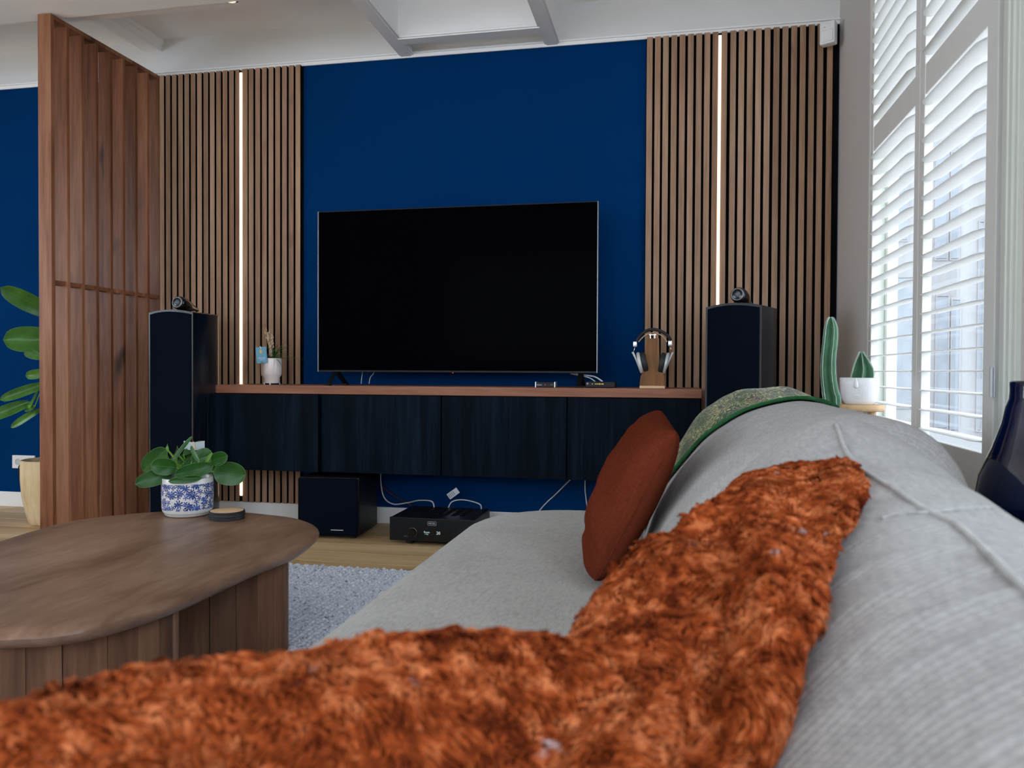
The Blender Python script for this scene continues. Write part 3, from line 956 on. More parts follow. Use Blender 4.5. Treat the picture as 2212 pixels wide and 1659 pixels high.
# ------------------------------------------------------------------ subwoofer
sb = thing('subwoofer', 'black cube subwoofer on the floor under the cabinets', 'speaker', (-1.73, 3.91, 0), math.radians(4))
T = origin(sb)
MB().box((-0.16, -0.155, 0.016), (0.16, 0.16, 0.312), 0.008).xf(T).build('body', M['black'], sb)
MB().box((-0.158, -0.178, 0.018), (0.158, -0.156, 0.310), 0.01).xf(T).build('grille', M['grille'], sb)
for sx in (-1, 1):
    for sy in (-1, 1):
        MB().lathe([(0.016, 0), (0.018, 0.016)], (sx * 0.12, sy * 0.12, 0), 12).xf(T).build('foot', M['rubber'], sb)
MB().box((0.02, -0.1795, 0.046), (0.085, -0.1779, 0.050)).xf(T).build('nameplate', M['silver_matt'], sb)

# ------------------------------------------------------------------ amplifier
AX, AY = -1.37, 3.70
am = thing('amplifier', 'black stereo amplifier with lit display on the floor under the cabinets', 'amplifier', (AX + 0.215, AY + 0.17, 0))
MB().box((AX, AY + 0.012, 0.022), (AX + 0.43, AY + 0.34, 0.133), 0.003).build('case', M['amp'], am)
MB().box((AX - 0.001, AY, 0.020), (AX + 0.431, AY + 0.012, 0.135), 0.003).build('front_panel', M['amp'], am)
for k in range(7):
    MB().box((AX + 0.06 + k * 0.045, AY + 0.10, 0.1325), (AX + 0.085 + k * 0.045, AY + 0.28, 0.1345)).build('vent', M['black_felt'], am)
for sx in (0.09, 0.34):
    for sy in (0.05, 0.29):
        MB().lathe([(0.020, 0), (0.022, 0.006), (0.018, 0.022)], (AX + sx, AY + sy, 0), 16).build('foot', M['black_gloss'], am, 40)
kp = PY(891, 1150, AY)
MB().lathe([(0.0225, 0), (0.0225, -0.018), (0.0205, -0.021), (0.0005, -0.0212)], (kp[0], AY, kp[2]), 32, (0, 1, 0)).build('knob', M['black_gloss'], am, 40)
MB().lathe([(0.0232, 0.0), (0.0232, -0.006), (0.0224, -0.006)], (kp[0], AY, kp[2]), 32, (0, 1, 0), cap=False).build('knob_ring', M['silver'], am, 40)
lp = PY(933, 1131, AY)
letters('HEGEL', 0.0125, (lp[0], AY - 0.0008, lp[2]), (1, 0, 0), (0, 0, 1), M['silver_matt'], 'lettering', am)
rr = [(0.0225 * sx + 0.004 * cx, 0.0095 * sz + 0.004 * cz) for sx, sz, cx, cz in ()]
ring = []
for cx, cz, a0_ in ((0.0175, 0.0052, 0), (-0.0175, 0.0052, 90), (-0.0175, -0.0052, 180), (0.0175, -0.0052, 270)):
    for k in range(5):
        a = math.radians(a0_ + k * 22.5)
        ring.append((lp[0] + cx + 0.0042 * math.cos(a), AY - 0.0006, lp[2] + cz + 0.0042 * math.sin(a)))
MB().tube(ring + ring[:1], 0.0006, 5, False).build('badge_frame', M['silver_matt'], am)
dp = PY(922, 1151, AY); np_ = PY(947, 1152, AY)
MB().box((dp[0] - 0.035, AY - 0.0006, dp[2] - 0.022), (np_[0] + 0.06, AY, dp[2] + 0.018)).build('display', M['black_gloss'], am)
letters('Roon', 0.0135, (dp[0], AY - 0.0012, dp[2] + 0.003), (1, 0, 0), (0, 0, 1), M['display'], 'display_text', am)
letters('> Play', 0.0075, (dp[0] - 0.001, AY - 0.0012, dp[2] - 0.007), (1, 0, 0), (0, 0, 1), M['display'], 'display_text', am)
letters('20', 0.021, (np_[0], AY - 0.0012, np_[2]), (1, 0, 0), (0, 0, 1), M['display'], 'display_text', am)
qp = PY(877, 1158, AY)
letters('Source', 0.0075, (qp[0], AY - 0.0008, qp[2]), (1, 0, 0), (0, 0, 1), M['print_grey'], 'lettering', am)

# ------------------------------------------------------------------ cables and tag under the cabinets
def cable(name, label, pts, r, mat, n=8, group=None):
    o = MB().tube(catmull(pts, n), r, 8).build(name, mat, None, True, loc=tuple(pts[0]))
    return put(o, label, 'cable', group)


cy = 4.13
cable('white_cable', 'white cable sagging behind the amplifier, beside the subwoofer', [PY(823, 1015, cy), PY(823, 1045, cy), PY(830, 1075, cy), PY(850, 1089, cy), PY(880, 1086, cy), PY(905, 1081, cy - .06), PY(932, 1083, cy - .12), PY(938, 1096, cy - .13)], 0.0035, M['cable_white'])
cable('white_cable', 'short white cable arched just right of the shiny paper tag', [PY(968, 1098, cy - .1), PY(975, 1085, cy - .1), PY(990, 1080, cy - .1), PY(1010, 1081, cy - .1), PY(1036, 1089, cy - .1), PY(1040, 1100, cy - .1)], 0.003, M['cable_white'])
cable('white_cable', 'thin white cable slanting down left of the terracotta cushion', [PY(1240, 1030, 4.16), PY(1229, 1039, 4.16), PY(1200, 1068, 4.15), PY(1172, 1095, 4.14), PY(1120, 1160, 4.12)], 0.003, M['cable_white'])
cable('white_cable', 'thin white cable hanging straight beside the terracotta cushion', [PY(1264, 1028, 4.16), PY(1264, 1060, 4.16), PY(1268, 1093, 4.15), PY(1276, 1160, 4.13)], 0.003, M['cable_white'])
cable('red_cable', 'dark red cable slanting behind the amplifier', [PY(826, 1052, 4.17), PY(850, 1070, 4.16), PY(882, 1088, 4.14), PY(900, 1100, 4.12)], 0.003, M['cable_red'])
tp = PY(979, 1066, 4.08)
tgm = thing('cable_tag', 'shiny paper tag hanging under the cabinets above the amplifier', 'tag', tuple(tp))
ax = IV(10.5, -7.5, 4.2); az_ = IV(4.0, 5.5, 4.2)
MB().obox(tp, ax, az_, (0, 0.0006, 0)).build('label_strip', M['silver'], tgm)
for k in range(4):
    MB().obox(tp - ax * (0.75 - 0.3 * k) + np.array((0, -0.0012, 0)), ax * 0.07, az_ * 0.7, (0, 0.0004, 0)).build('print', M['print_grey'], tgm)
MB().tube([tp + ax * 0.9, tp + ax * 1.2 + np.array((0, 0.02, 0.08)), tp + np.array((0.03, 0.04, 0.197))], 0.0009, 5).build('string', M['black'], tgm)

# ------------------------------------------------------------------ things standing on the worktop
WT = 0.7802
# set-top box
bx = thing('media_box', 'small dark media box with a red light in front of the television', 'media box', (PY(1178, 832, 3.865)[0], 3.865, WT))
xa, xb = PY(1156, 832, 3.84)[0], PY(1199.5, 832, 3.84)[0]
MB().box((xa + 0.003, 3.84, WT), (xb - 0.003, 3.905, WT + 0.026), 0.002).build('case', M['black'], bx)
for q in (xa, xb - 0.005):
    MB().box((q, 3.838, WT), (q + 0.005, 3.906, WT + 0.028), 0.001).build('side_plate', M['silver'], bx)
MB().lathe([(0.0022, 0), (0.0016, -0.001)], (PY(1177.5, 829, 3.84)[0], 3.84, WT + 0.013), 8, (0, 1, 0)).build('indicator', M['led_red'], bx)
letters('Qnect', 0.010, (PY(1165, 829, 3.84)[0], 3.8392, WT + 0.013), (1, 0, 0), (0, 0, 1), M['silver_matt'], 'lettering', bx)
letters('HDD', 0.007, (PY(1192, 829, 3.84)[0], 3.8392, WT + 0.013), (1, 0, 0), (0, 0, 1), M['print_grey'], 'lettering', bx)
# router
rx0, rx1 = PY(1264, 832, 3.86)[0], PY(1328.5, 832, 3.86)[0]
ro = thing('router', 'flat black router with a row of yellow lights', 'router', ((rx0 + rx1) / 2, 3.92, WT))
MB().box((rx0, 3.86, WT), (rx1, 3.985, WT + 0.030), 0.004).build('case', M['black'], ro)
for px in (1279.5, 1286, 1289, 1292, 1295.5, 1299, 1302.3):
    s = 0.0022 if px not in (1295.5, 1302.3) else 0.003
    MB().lathe([(s, 0), (s * .7, -0.0008)], (PY(px, 828, 3.86)[0], 3.86, WT + 0.019), 8, (0, 1, 0)).build('indicator', M['led_yellow'], ro)
bc = PY(1269, 828.5, 3.86)
MB().lathe([(0.0055, 0), (0.0052, -0.001)], (bc[0], 3.86, bc[2]), 14, (0, 1, 0)).build('button', M['print_grey'], ro)
for k, (p0, p1, p2) in enumerate((((1302, 823), (1285, 814), (1262, 810)), ((1286, 822), (1275, 817), (1262, 813)))):
    ce = PY(*p0, 3.95)
    cable('white_cable', ['upper white cable curving out of the router behind the television', 'lower white cable running from the router behind the television'][k],
          [np.array((ce[0], 3.95, WT + 0.029)), PY(*p1, 3.955), PY(*p2, 3.97), PY(p2[0] - 30, p2[1] - 6, 4.0)], 0.0038 if k == 0 else 0.0028, M['cable_white'])
for k, (p0, p1, p2) in enumerate((((780, 829), (781, 818), (784, 800)), ((797, 829), (800, 815), (808, 803)))):
    cable('thin_cable', ['leftmost thin pale cable rising behind the television foot', 'second thin pale cable rising behind the television foot'][k],
          [PY(*p0, 4.05), PY(*p1, 4.05), PY(*p2, 4.05), PY(p2[0] + 6, p2[1] - 40, 4.03)], 0.0022, M['cable_white'])

# headphone stand
hy = 3.86
hb0, hb1 = PY(1381.5, 837, hy - .03)[0], PY(1436.5, 837, hy - .03)[0]
hcx = (hb0 + hb1) / 2
hs = thing('headphone_stand', 'striped wooden headphone stand at the right end of the worktop', 'headphone stand', (hcx, hy, WT))
MB().box((hb0, hy - 0.032, WT), (hb1, hy + 0.075, WT + 0.0125), 0.0025).build('base', M['light_wood'], hs)
zz = lambda py: PY(1410, py, hy)[2]
prof = [(830.5, 25.5), (822, 25.0), (813, 23.5), (806, 21.0), (795, 17.0), (780, 14.5), (760, 13.6), (742, 13.2), (731, 13.0)]
half = [((q / F) * 3.98, zz(p)) for p, q in prof]
half = catmull(half, 4)
half[0][1] = WT + 0.0122
hcx2 = PY(1409.5, 780, hy)[0]
mb = MB(); nH = len(half)
vs = []
for sx in (-1, 1):
    for yy in (hy - 0.010, hy + 0.012):
        for x, z in half: vs.append((hcx2 + sx * x, yy, z))
fs = []
for i in range(nH - 1):
    fs += [(i, i + 1, nH + i + 1, nH + i), (2 * nH + i, 3 * nH + i, 3 * nH + i + 1, 2 * nH + i + 1), (i, 2 * nH + i, 2 * nH + i + 1, i + 1), (nH + i, nH + i + 1, 3 * nH + i + 1, 3 * nH + i)]
fs += [(0, nH, 3 * nH, 2 * nH), (nH - 1, 3 * nH - 1, 4 * nH - 1, 2 * nH - 1)]
mb.add(vs, fs)
mb.build('upright', M['zebra'], hs)
for px in (1405.3, 1414.6):
    p = PY(px, 727, hy)
    MB().lathe([(0.0028, 0), (0.0028, 0.026)], (p[0], hy, zz(732) - 0.003), 10).build('peg', M['chrome'], hs, 40)
ptop = zz(723.2)
MB().box((hcx2 - 0.017, hy - 0.008, ptop - 0.0015), (hcx2 + 0.017, hy + 0.010, ptop + 0.0012), 0.0005).build('cradle', M['chrome'], hs)
# headphones
hp = thing('headphones', 'black over-ear headphones with silver yokes and wooden inner band', 'headphones', (hcx2, hy, ptop + 0.001))
def arc(pix, hw, hh, mat, name, w=3.98, dy=0.0):
    P = catmull([PY(a, b, hy + dy) for a, b in pix], 6)
    rows = []
    for i, p in enumerate(P):
        d = P[min(i + 1, len(P) - 1)] - P[max(i - 1, 0)]; d /= np.linalg.norm(d)
        nrm = np.cross(d, np.array((0, 1.0, 0)))
        rows.append([p + nrm * hh * math.sin(a) + np.array((0, hw * math.cos(a), 0)) for a in np.linspace(0, 2 * math.pi, 12, endpoint=False)])
    m = MB().grid(np.array(rows), closed_v=True)
    m.f.append(tuple(range(11, -1, -1))); n = len(rows) * 12
    m.f.append(tuple(range(n - 12, n)))
    return m.build(name, mat, hp, True)


arc([(1375, 737), (1380, 729), (1387, 721), (1398, 714), (1411, 711.5), (1424, 714), (1436, 720), (1444, 728), (1449, 736)], 0.017, 0.0075, M['rubber'], 'headband')
arc([(1379.5, 738.5), (1386, 731), (1396, 723.3), (1411, 719.3), (1426, 723), (1435, 730), (1441, 738.5)], 0.012, 0.0028, M['light_wood'], 'inner_band')
for s, (blk, rod, y0) in enumerate((((1371.8, 743.5), ((1371, 748), (1370.5, 755), (1368, 760)), 1), ((1447.6, 741.5), ((1448.5, 746), (1449, 754), (1451.5, 760)), 1))):
    p = PY(*blk, hy)
    MB().box((p[0] - 0.0095, hy - 0.010, p[2] - 0.0135), (p[0] + 0.0095, hy + 0.010, p[2] + 0.013), 0.004).build('slider', M['silver'], hp, 40)
    MB().tube([PY(a, b, hy) for a, b in rod], 0.0022, 8).build('rod', M['chrome'], hp, True)
for s in (0, 1):
    if s == 0:
        cup_t, cup_b, pad_t, pad_b = (1377.5, 761), (1387, 806), (1386.5, 761), (1396, 803)
        yoke = [(1366.5, 760.5), (1372, 771), (1378, 785), (1385, 806)]
    else:
        cup_t, cup_b, pad_t, pad_b = (1444, 762), (1433.5, 806), (1435, 762), (1426, 805)
        yoke = [(1454, 761), (1448.5, 772), (1442, 787), (1435, 806)]
    for nm, t_, b_, hw, dep, mat in (('ear_cup', cup_t, cup_b, 3.6, 0.036, M['silver_matt']), ('ear_pad', pad_t, pad_b, 5.6, 0.039, M['rubber'])):
        a, b = PY(*t_, hy), PY(*b_, hy)
        c = (a + b) / 2; ax_ = (b - a) / 2
        nrm = np.cross(ax_ / np.linalg.norm(ax_), np.array((0, 1.0, 0)))
        th = hw / F * 3.98
        L = np.linalg.norm(ax_)
        prof_ = [(0.80, -1.0), (0.95, -0.85), (1.0, -0.4), (1.0, 0.4), (0.95, 0.85), (0.80, 1.0)]
        vs, fs = [], []
        n = 28
        for r_, h_ in prof_:
            for k in range(n):
                th_ = 2 * math.pi * k / n
                vs.append(c + ax_ * r_ * math.cos(th_) + np.array((0, 1.0, 0)) * dep * r_ * math.sin(th_) + nrm * th * h_)
        for i in range(5):
            for k in range(n): fs.append((i * n + k, i * n + (k + 1) % n, (i + 1) * n + (k + 1) % n, (i + 1) * n + k))
        fs += [tuple(range(n - 1, -1, -1)), tuple(range(5 * n, 6 * n))]
        MB().add(vs, fs).build(nm, mat, hp, 35)
    P = catmull([PY(a, b, hy) for a, b in yoke], 4)
    MB().tube([p + np.array((0, -0.012, 0)) for p in P], [0.0055] * (len(P) - 4) + [0.005, 0.0045, 0.004, 0.003], 8).build('yoke', M['silver_matt'], hp, True)

# bromeliad pot
py_ = 3.955
pc = PY(587.5, 812, py_)[0]
r0 = 20.6 / F * 4.33
bp = thing('potted_bromeliad', 'small straw-flowered plant in a blush pot on the worktop, left of the television', 'plant', (pc, py_, WT))
zp = lambda py: PY(587, py, py_)[2]
MB().lathe([(r0 * .74, WT + 0.008), (r0 * .78, WT + 0.014), (r0 * .80, zp(815)), (r0 * .98, zp(810)), (r0, zp(806)), (r0, zp(775)), (r0 * .99, zp(774)), (r0 * .94, zp(774)), (r0 * .93, zp(780))], (pc, py_, 0), 36, cap=False).build('pot', M['blush_ceramic'], bp, 50)
MB().lathe([(r0 * .93, 0), (0.002, 0.004)], (pc, py_, zp(779)), 24).build('soil', M['soil'], bp)
MB().lathe([(r0 * .70, 0), (r0 * .74, 0.009)], (pc, py_, WT), 24).build('foot', M['black'], bp)
for a in (-0.9, 0.25, 2.2):
    MB().box((pc + r0 * .76 * math.sin(a) - 0.003, py_ - r0 * .76 * math.cos(a) - 0.003, WT), (pc + r0 * .76 * math.sin(a) + 0.003, py_ - r0 * .76 * math.cos(a) + 0.003, WT + 0.013)).build('peg', M['blush_ceramic'], bp)


def blade(base, mid, tip, w, mat, parent, name='blade', n=10):
    """thin arching blade with a shallow keel"""
    base, mid, tip = [np.array(q, float) for q in (base, mid, tip)]
    P = [(1 - t) ** 2 * base + 2 * t * (1 - t) * mid + t * t * tip for t in np.linspace(0, 1, n)]
    rows = []
    for i, p in enumerate(P):
        d = P[min(i + 1, n - 1)] - P[max(i - 1, 0)]; d /= np.linalg.norm(d) + 1e-9
        s = np.cross(d, np.array((0.12, 0.15, 1.0))); s /= np.linalg.norm(s) + 1e-9
        u = np.cross(s, d)
        ww = w * (1 - (i / (n - 1)) ** 1.6) + 0.0004
        rows.append([p - s * ww, p - u * ww * 0.45, p + s * ww, p + u * ww * 0.12])
    m = MB().grid(np.array(rows), closed_v=True)
    return m.build(name, mat, parent, True)


bb = np.array((pc, py_, zp(777)))
tips = [(548, 760, .0), (556, 751, .06), (545, 775, -.05), (640, 742, .03), (648, 776, -.04), (668, 781, .02), (618, 748, -.06), (632, 757, .07), (636, 790, -.08), (561, 790, -.08), (625, 765, -.1), (575, 748, .05), (602, 744, .06),
        (612, 800, -.085), (552, 742, .03), (640, 765, .09), (622, 737, 0), (566, 765, -.06), (608, 752, -.05), (632, 772, .05), (598, 750, .03), (588, 745, -.02)]
for i, (a, b, dy) in enumerate(tips):
    tip = PY(a, b, py_ + dy)
    mid = bb * 0.45 + tip * 0.55 + np.array((0, 0, 0.030 if b < 785 else 0.055))
    blade(bb + np.array((random.uniform(-.012, .012), random.uniform(-.012, .012), 0)), mid, tip, 0.0038, M['grass'], bp)
for k, (q0, q1, wd) in enumerate((((581, 745), (576, 715), 7.0), ((586, 764), (579, 727), 5.0), ((589, 752), (587.5, 727), 5.5), ((585.5, 770), (583, 745), 5.0))):
    a, b = PY(*q0, py_ - 0.005 * k), PY(*q1, py_ - 0.005 * k)
    MB().tube([bb, (bb + a) / 2 + np.array((.002, 0, 0)), a], 0.0018, 6).build('stalk', M['grass'], bp, True)
    fm = MB()
    L = b - a
    nb = 11
    for i in range(nb):
        t = i / (nb - 1)
        th = i * 2.4
        rr_ = wd / F * 4.33 * (0.45 if k else (0.3 + 0.7 * t))
        o_ = a + L * t
        dirv = np.array((math.cos(th), math.sin(th), 0.0)) * rr_
        fm.tube([o_, o_ + dirv * .8 + L * .10, o_ + dirv + L * .26], [0.0035, 0.0045, 0.0008], 5)
    fm.build('flower_spike', M['petal'], bp, True)
tc = PY(565, 767, py_ - r0 - 0.012)
ax_, az_ = IV(11.3, -1.0, 4.25), IV(1.6, 17.2, 4.25)
MB().obox(tc, ax_, az_, (0, 0.0006, 0)).build('plant_tag', M['tag_blue'], bp)
s_ = tc + IV(-2.0, -7.5, 4.25) + np.array((0, -0.001, 0))
MB().lathe([(0.0085, 0), (0.0085, 0.0008)], s_, 18, (0, -1, 0)).build('sun_print', M['sun_yellow'], bp)
sunr = MB()
for k in range(12):
    a = k * math.pi / 6
    d = np.array((math.cos(a), 0, math.sin(a)))
    sunr.obox(s_ + d * 0.0105, d * 0.0018, np.array((-d[2], 0, d[0])) * 0.0007, (0, 0.0004, 0))
sunr.build('sun_rays', M['sun_yellow'], bp)
letters('PLUX', 0.0145, tc + IV(1.0, 6.5, 4.25) + np.array((0, -0.001, 0)), ax_, -az_, M['print_white'], 'lettering', bp)
MB().obox(tc + IV(1.6, 10.2, 4.25) + np.array((0, -0.001, 0)), ax_ * 0.45, az_ * 0.02, (0, 0.0003, 0)).build('printed_line', M['print_white'], bp)
MB().tube([PY(563.5, 752, py_ - r0 - 0.010), PY(564, 770, py_ - r0 - 0.010), PY(565, 812, py_ - r0 - 0.009)], 0.0014, 6).build('tag_stick', M['light_wood'], bp, True)
MB().tube([PY(562, 748, py_ - r0 - 0.011), PY(563.5, 753, py_ - r0 - 0.014)], 0.002, 6).build('clip', M['white_plastic'], bp, True)

# ------------------------------------------------------------------ rug
RZ = 0.008
rg = thing('rug', 'chunky light grey wool rug under the coffee table', 'rug', (-1.35, 1.75, 0))
MB().box((-2.75, 0.35, 0.0005), (-0.47, 3.19, RZ), 0.003).build('backing', M['rug'], rg)
nx, ny = int(2.8 / 0.020), int(2.85 / 0.0235)
ii, jj = np.meshgrid(np.arange(nx), np.arange(ny), indexing='ij')
cxs = -2.745 + ii * 0.020 + rng.uniform(-.003, .003, ii.shape)
cys = 0.352 + jj * 0.0235 + (ii % 2) * 0.0117 + rng.uniform(-.004, .004, ii.shape)
DRUMS = ((-1.385, 2.125, 0.255, 0.115, math.radians(21)), (-1.335, 1.545, 0.235, 0.115, math.radians(55)))
under = np.zeros(cxs.shape, bool)
for dx_, dy_, da_, db_, dr_ in DRUMS:
    qx, qy = cxs - dx_, cys - dy_
    ux, uy = qx * math.cos(dr_) + qy * math.sin(dr_), -qx * math.sin(dr_) + qy * math.cos(dr_)
    under |= (np.abs(ux / (da_ + .004)) ** 2.3 + np.abs(uy / (db_ + .004)) ** 2.3) < 1
keep = ~under & (cys < 3.196) & (cxs < 0.04) & ~((cxs < -2.2) & (cys < 1.2)) & ~((cxs > -0.48)) & (cys > 0.9)
cxs, cys, ii = cxs[keep], cys[keep], ii[keep]
K = len(cxs)
ang = np.where(ii % 2 == 0, 1, -1) * 0.45 + rng.uniform(-.25, .25, K) + math.pi / 2
Lh = rng.uniform(.013, .018, K); Wh = rng.uniform(.0065, .009, K); Hh = rng.uniform(.005, .011, K)
tmpl = []
for u, r_, z_ in ((-1, 0, 0), (-.55, .8, .55), (0, 1, 1), (.55, .8, .55), (1, 0, 0)):
    for q in (-1, -.6, 0, .6, 1):
        tmpl.append((u, q * r_, z_ * (1 - q * q * .9)))
tm = np.array(tmpl)
lx = tm[None, :, 0] * Lh[:, None]; ly = tm[None, :, 1] * Wh[:, None]; lz = tm[None, :, 2] * Hh[:, None]
vx = cxs[:, None] + lx * np.cos(ang)[:, None] - ly * np.sin(ang)[:, None]
vy = cys[:, None] + lx * np.sin(ang)[:, None] + ly * np.cos(ang)[:, None]
vz = RZ - 0.0015 + lz + rng.uniform(0, .002, K)[:, None]
V = np.stack([vx + 1.35, vy - 1.75, vz], -1).reshape(-1, 3)
fq = np.array([(a * 5 + b, (a + 1) * 5 + b, (a + 1) * 5 + b + 1, a * 5 + b + 1) for a in range(4) for b in range(4)])
FQ = (fq[None] + (np.arange(K) * 25)[:, None, None]).reshape(-1, 4)


def np_mesh(name, V, Fq, mat, parent=None, smooth=True):
    me = bpy.data.meshes.new(name)
    k = Fq.shape[1]
    me.vertices.add(len(V)); me.vertices.foreach_set('co', np.asarray(V, np.float32).ravel())
    me.loops.add(Fq.size); me.loops.foreach_set('vertex_index', np.asarray(Fq, np.int32).ravel())
    me.polygons.add(len(Fq)); me.polygons.foreach_set('loop_start', np.arange(0, Fq.size, k, dtype=np.int32))
    me.polygons.foreach_set('loop_total', np.full(len(Fq), k, np.int32))
    if smooth: me.polygons.foreach_set('use_smooth', np.ones(len(Fq), bool))
    me.update(calc_edges=True)
    me.materials.append(mat)
    o = bpy.data.objects.new(name, me); COL.objects.link(o)
    if parent is not None: o.parent = parent
    return o


put(np_mesh('wool_loops', V, FQ, M['rug'], rg), None, None, None, 'stuff')

# ------------------------------------------------------------------ coffee table
TT = 0.340
out = [(690, 1140), (655, 1172), (560, 1210), (400, 1280), (300, 1315), (200, 1342), (100, 1357), (0, 1362)]
P2 = [PZ(a, b, TT)[:2] for a, b in out] + [np.array((-1.48, 1.24)), np.array((-1.68, 1.28)), np.array((-1.86, 1.50)), np.array((-1.96, 1.78))]
P2 += [PZ(a, b, TT)[:2] for a, b in ((0, 1165), (75, 1142), (160, 1121), (300, 1105), (450, 1098), (600, 1110), (660, 1121))]
P2 = catmull(np.array(P2), 8, True)
cen = P2.mean(0)
ct = thing('coffee_table', 'walnut coffee table with a pebble-shaped top and two oval drum legs', 'table', (cen[0], cen[1], 0))
rows = []
for s, z in ((0.0, TT - 0.0), (0.5, TT), (0.88, TT), (0.955, TT - 0.0006), (0.982, TT - 0.004), (0.996, TT - 0.012), (1.0, TT - 0.020), (0.992, TT - 0.030), (0.955, TT - 0.046), (0.90, TT - 0.055), (0.5, TT - 0.055), (0.0, TT - 0.055)):
    rows.append([(cen[0] + (p[0] - cen[0]) * s, cen[1] + (p[1] - cen[1]) * s, z) for p in P2])
MB().grid(np.array(rows), closed_v=True).build('tabletop', M['table'], ct, 40)


def drum(cx, cy, a, b, rot, n, zb):
    t = bpy.data.objects.new('leg', None); COL.objects.link(t); t.parent = ct
    t.location = (cx - cen[0], cy - cen[1], 0)
    for k in range(n):
        t0, t1 = 2 * math.pi * k / n, 2 * math.pi * (k + 1) / n
        def pt(th, s=1.0):
            # superellipse
            c, s_ = math.cos(th), math.sin(th)
            x = a * math.copysign(abs(c) ** 0.85, c) * s; y = b * math.copysign(abs(s_) ** 0.85, s_) * s
            return (cx + x * math.cos(rot) - y * math.sin(rot), cy + x * math.sin(rot) + y * math.cos(rot))
        g = 0.004
        tm_ = [t0 + g, (t0 * 2 + t1) / 3, (t0 + 2 * t1) / 3, t1 - g]
        outer = [pt(q, 1.0 if 0 < i < 3 else 0.996) for i, q in enumerate(tm_)]
        inner = [pt(q, 0.86) for q in tm_[::-1]]
        MB().prism(outer + inner, zb, TT - 0.0545).build('stave', M['stave'], t)
    return t


for q in DRUMS: drum(*q, 22, RZ + 0.0003)

# ------------------------------------------------------------------ plant and coasters on the table
pp = np.array((-1.700, 2.530, TT))
pr = 0.0875
pl = thing('potted_peperomia', 'round-leaved green plant in a blue and white flowered pot on the coffee table', 'plant', tuple(pp))
MB().lathe([(0.060, 0.0), (0.070, 0.001), (0.0765, 0.006), (0.079, 0.012), (0.0835, 0.018), (0.0862, 0.030), (pr, 0.06), (pr, 0.110), (0.0862, 0.134), (0.0848, 0.1365), (0.083, 0.134), (0.082, 0.11)], pp, 48, cap=False).build('pot', M['floral'], pl, True)
MB().lathe([(0.0822, 0.112), (0.04, 0.118), (0.001, 0.120)], pp, 28, cap=False).build('soil', M['soil'], pl, True)
MB().lathe([(0.001, 0.001), (0.0605, 0.001)], pp, 28, cap=False).build('pot_base', M['ceramic'], pl)
wp = float(np.dot(pp - CAM, FW))


def leaf(c, a, b, parent, mat, w, tilt=0.0, cup=0.12, dz=0.0, name='leaf', tip=0.0, rim=True, stem=None, order=0.0):
    """c: centre px; a: half length px (towards the tip); b: half width px; tilt: metres of depth gained at the tip; dz: depth offset"""
    C = PW(c[0], c[1], w + dz)
    A = IV(a[0], a[1], w, tilt)
    n_ = np.array((-a[1], a[0]), float); n_ /= np.linalg.norm(n_)
    B = IV(n_[0] * b, n_[1] * b, w)
    Nn = np.cross(A, B); Nn /= np.linalg.norm(Nn)
    if np.dot(Nn, FW) > 0: Nn = -Nn
    L, Wd = np.linalg.norm(A), np.linalg.norm(B)
    rows = []
    nu, nv = 15, 9
    for i in range(nu):
        u = -1 + 2 * i / (nu - 1)
        hw = max(1 - abs(u) ** 2.3, 0) ** 0.5 * (1 - tip * u * 0.35)
        row = []
        for j in range(nv):
            v = -1 + 2 * j / (nv - 1)
            h = cup * Wd * (abs(v) ** 1.5 - 0.5) * hw - 0.10 * L * u * u + 0.02 * Wd * math.sin(5 * u + 3 * v)
            row.append(C + A * u + B * v * hw + Nn * h)
        rows.append(row)
    G = np.array(rows)
    m = MB().grid(G)
    k = len(m.v)
    m.add([np.array(q) - Nn * 0.0012 for q in m.v], [])
    m.f += [tuple(q + k for q in f[::-1]) for f in m.f[:]]
    o = m.build(name, mat, parent, True)
    if rim:
        bd = [G[i, 0] for i in range(nu)] + [G[i, -1] for i in range(nu - 2, 0, -1)]
        MB().tube(bd + bd[:1], 0.0007, 5, False).build('leaf_rim', M['leaf_rim'], o, True)
        MB().tube([G[i, nv // 2] + Nn * 0.0001 for i in range(nu)], 0.0004, 5).build('midrib', M['leaf_rim'], o, True)
    if stem is not None:
        e = G[0, nv // 2]
        MB().tube(catmull([stem, (stem + e) / 2 + np.array((0, 0, 0.012)), e], 5), 0.0026, 6).build('stem', M['leaf_light'], parent, True)
    return o


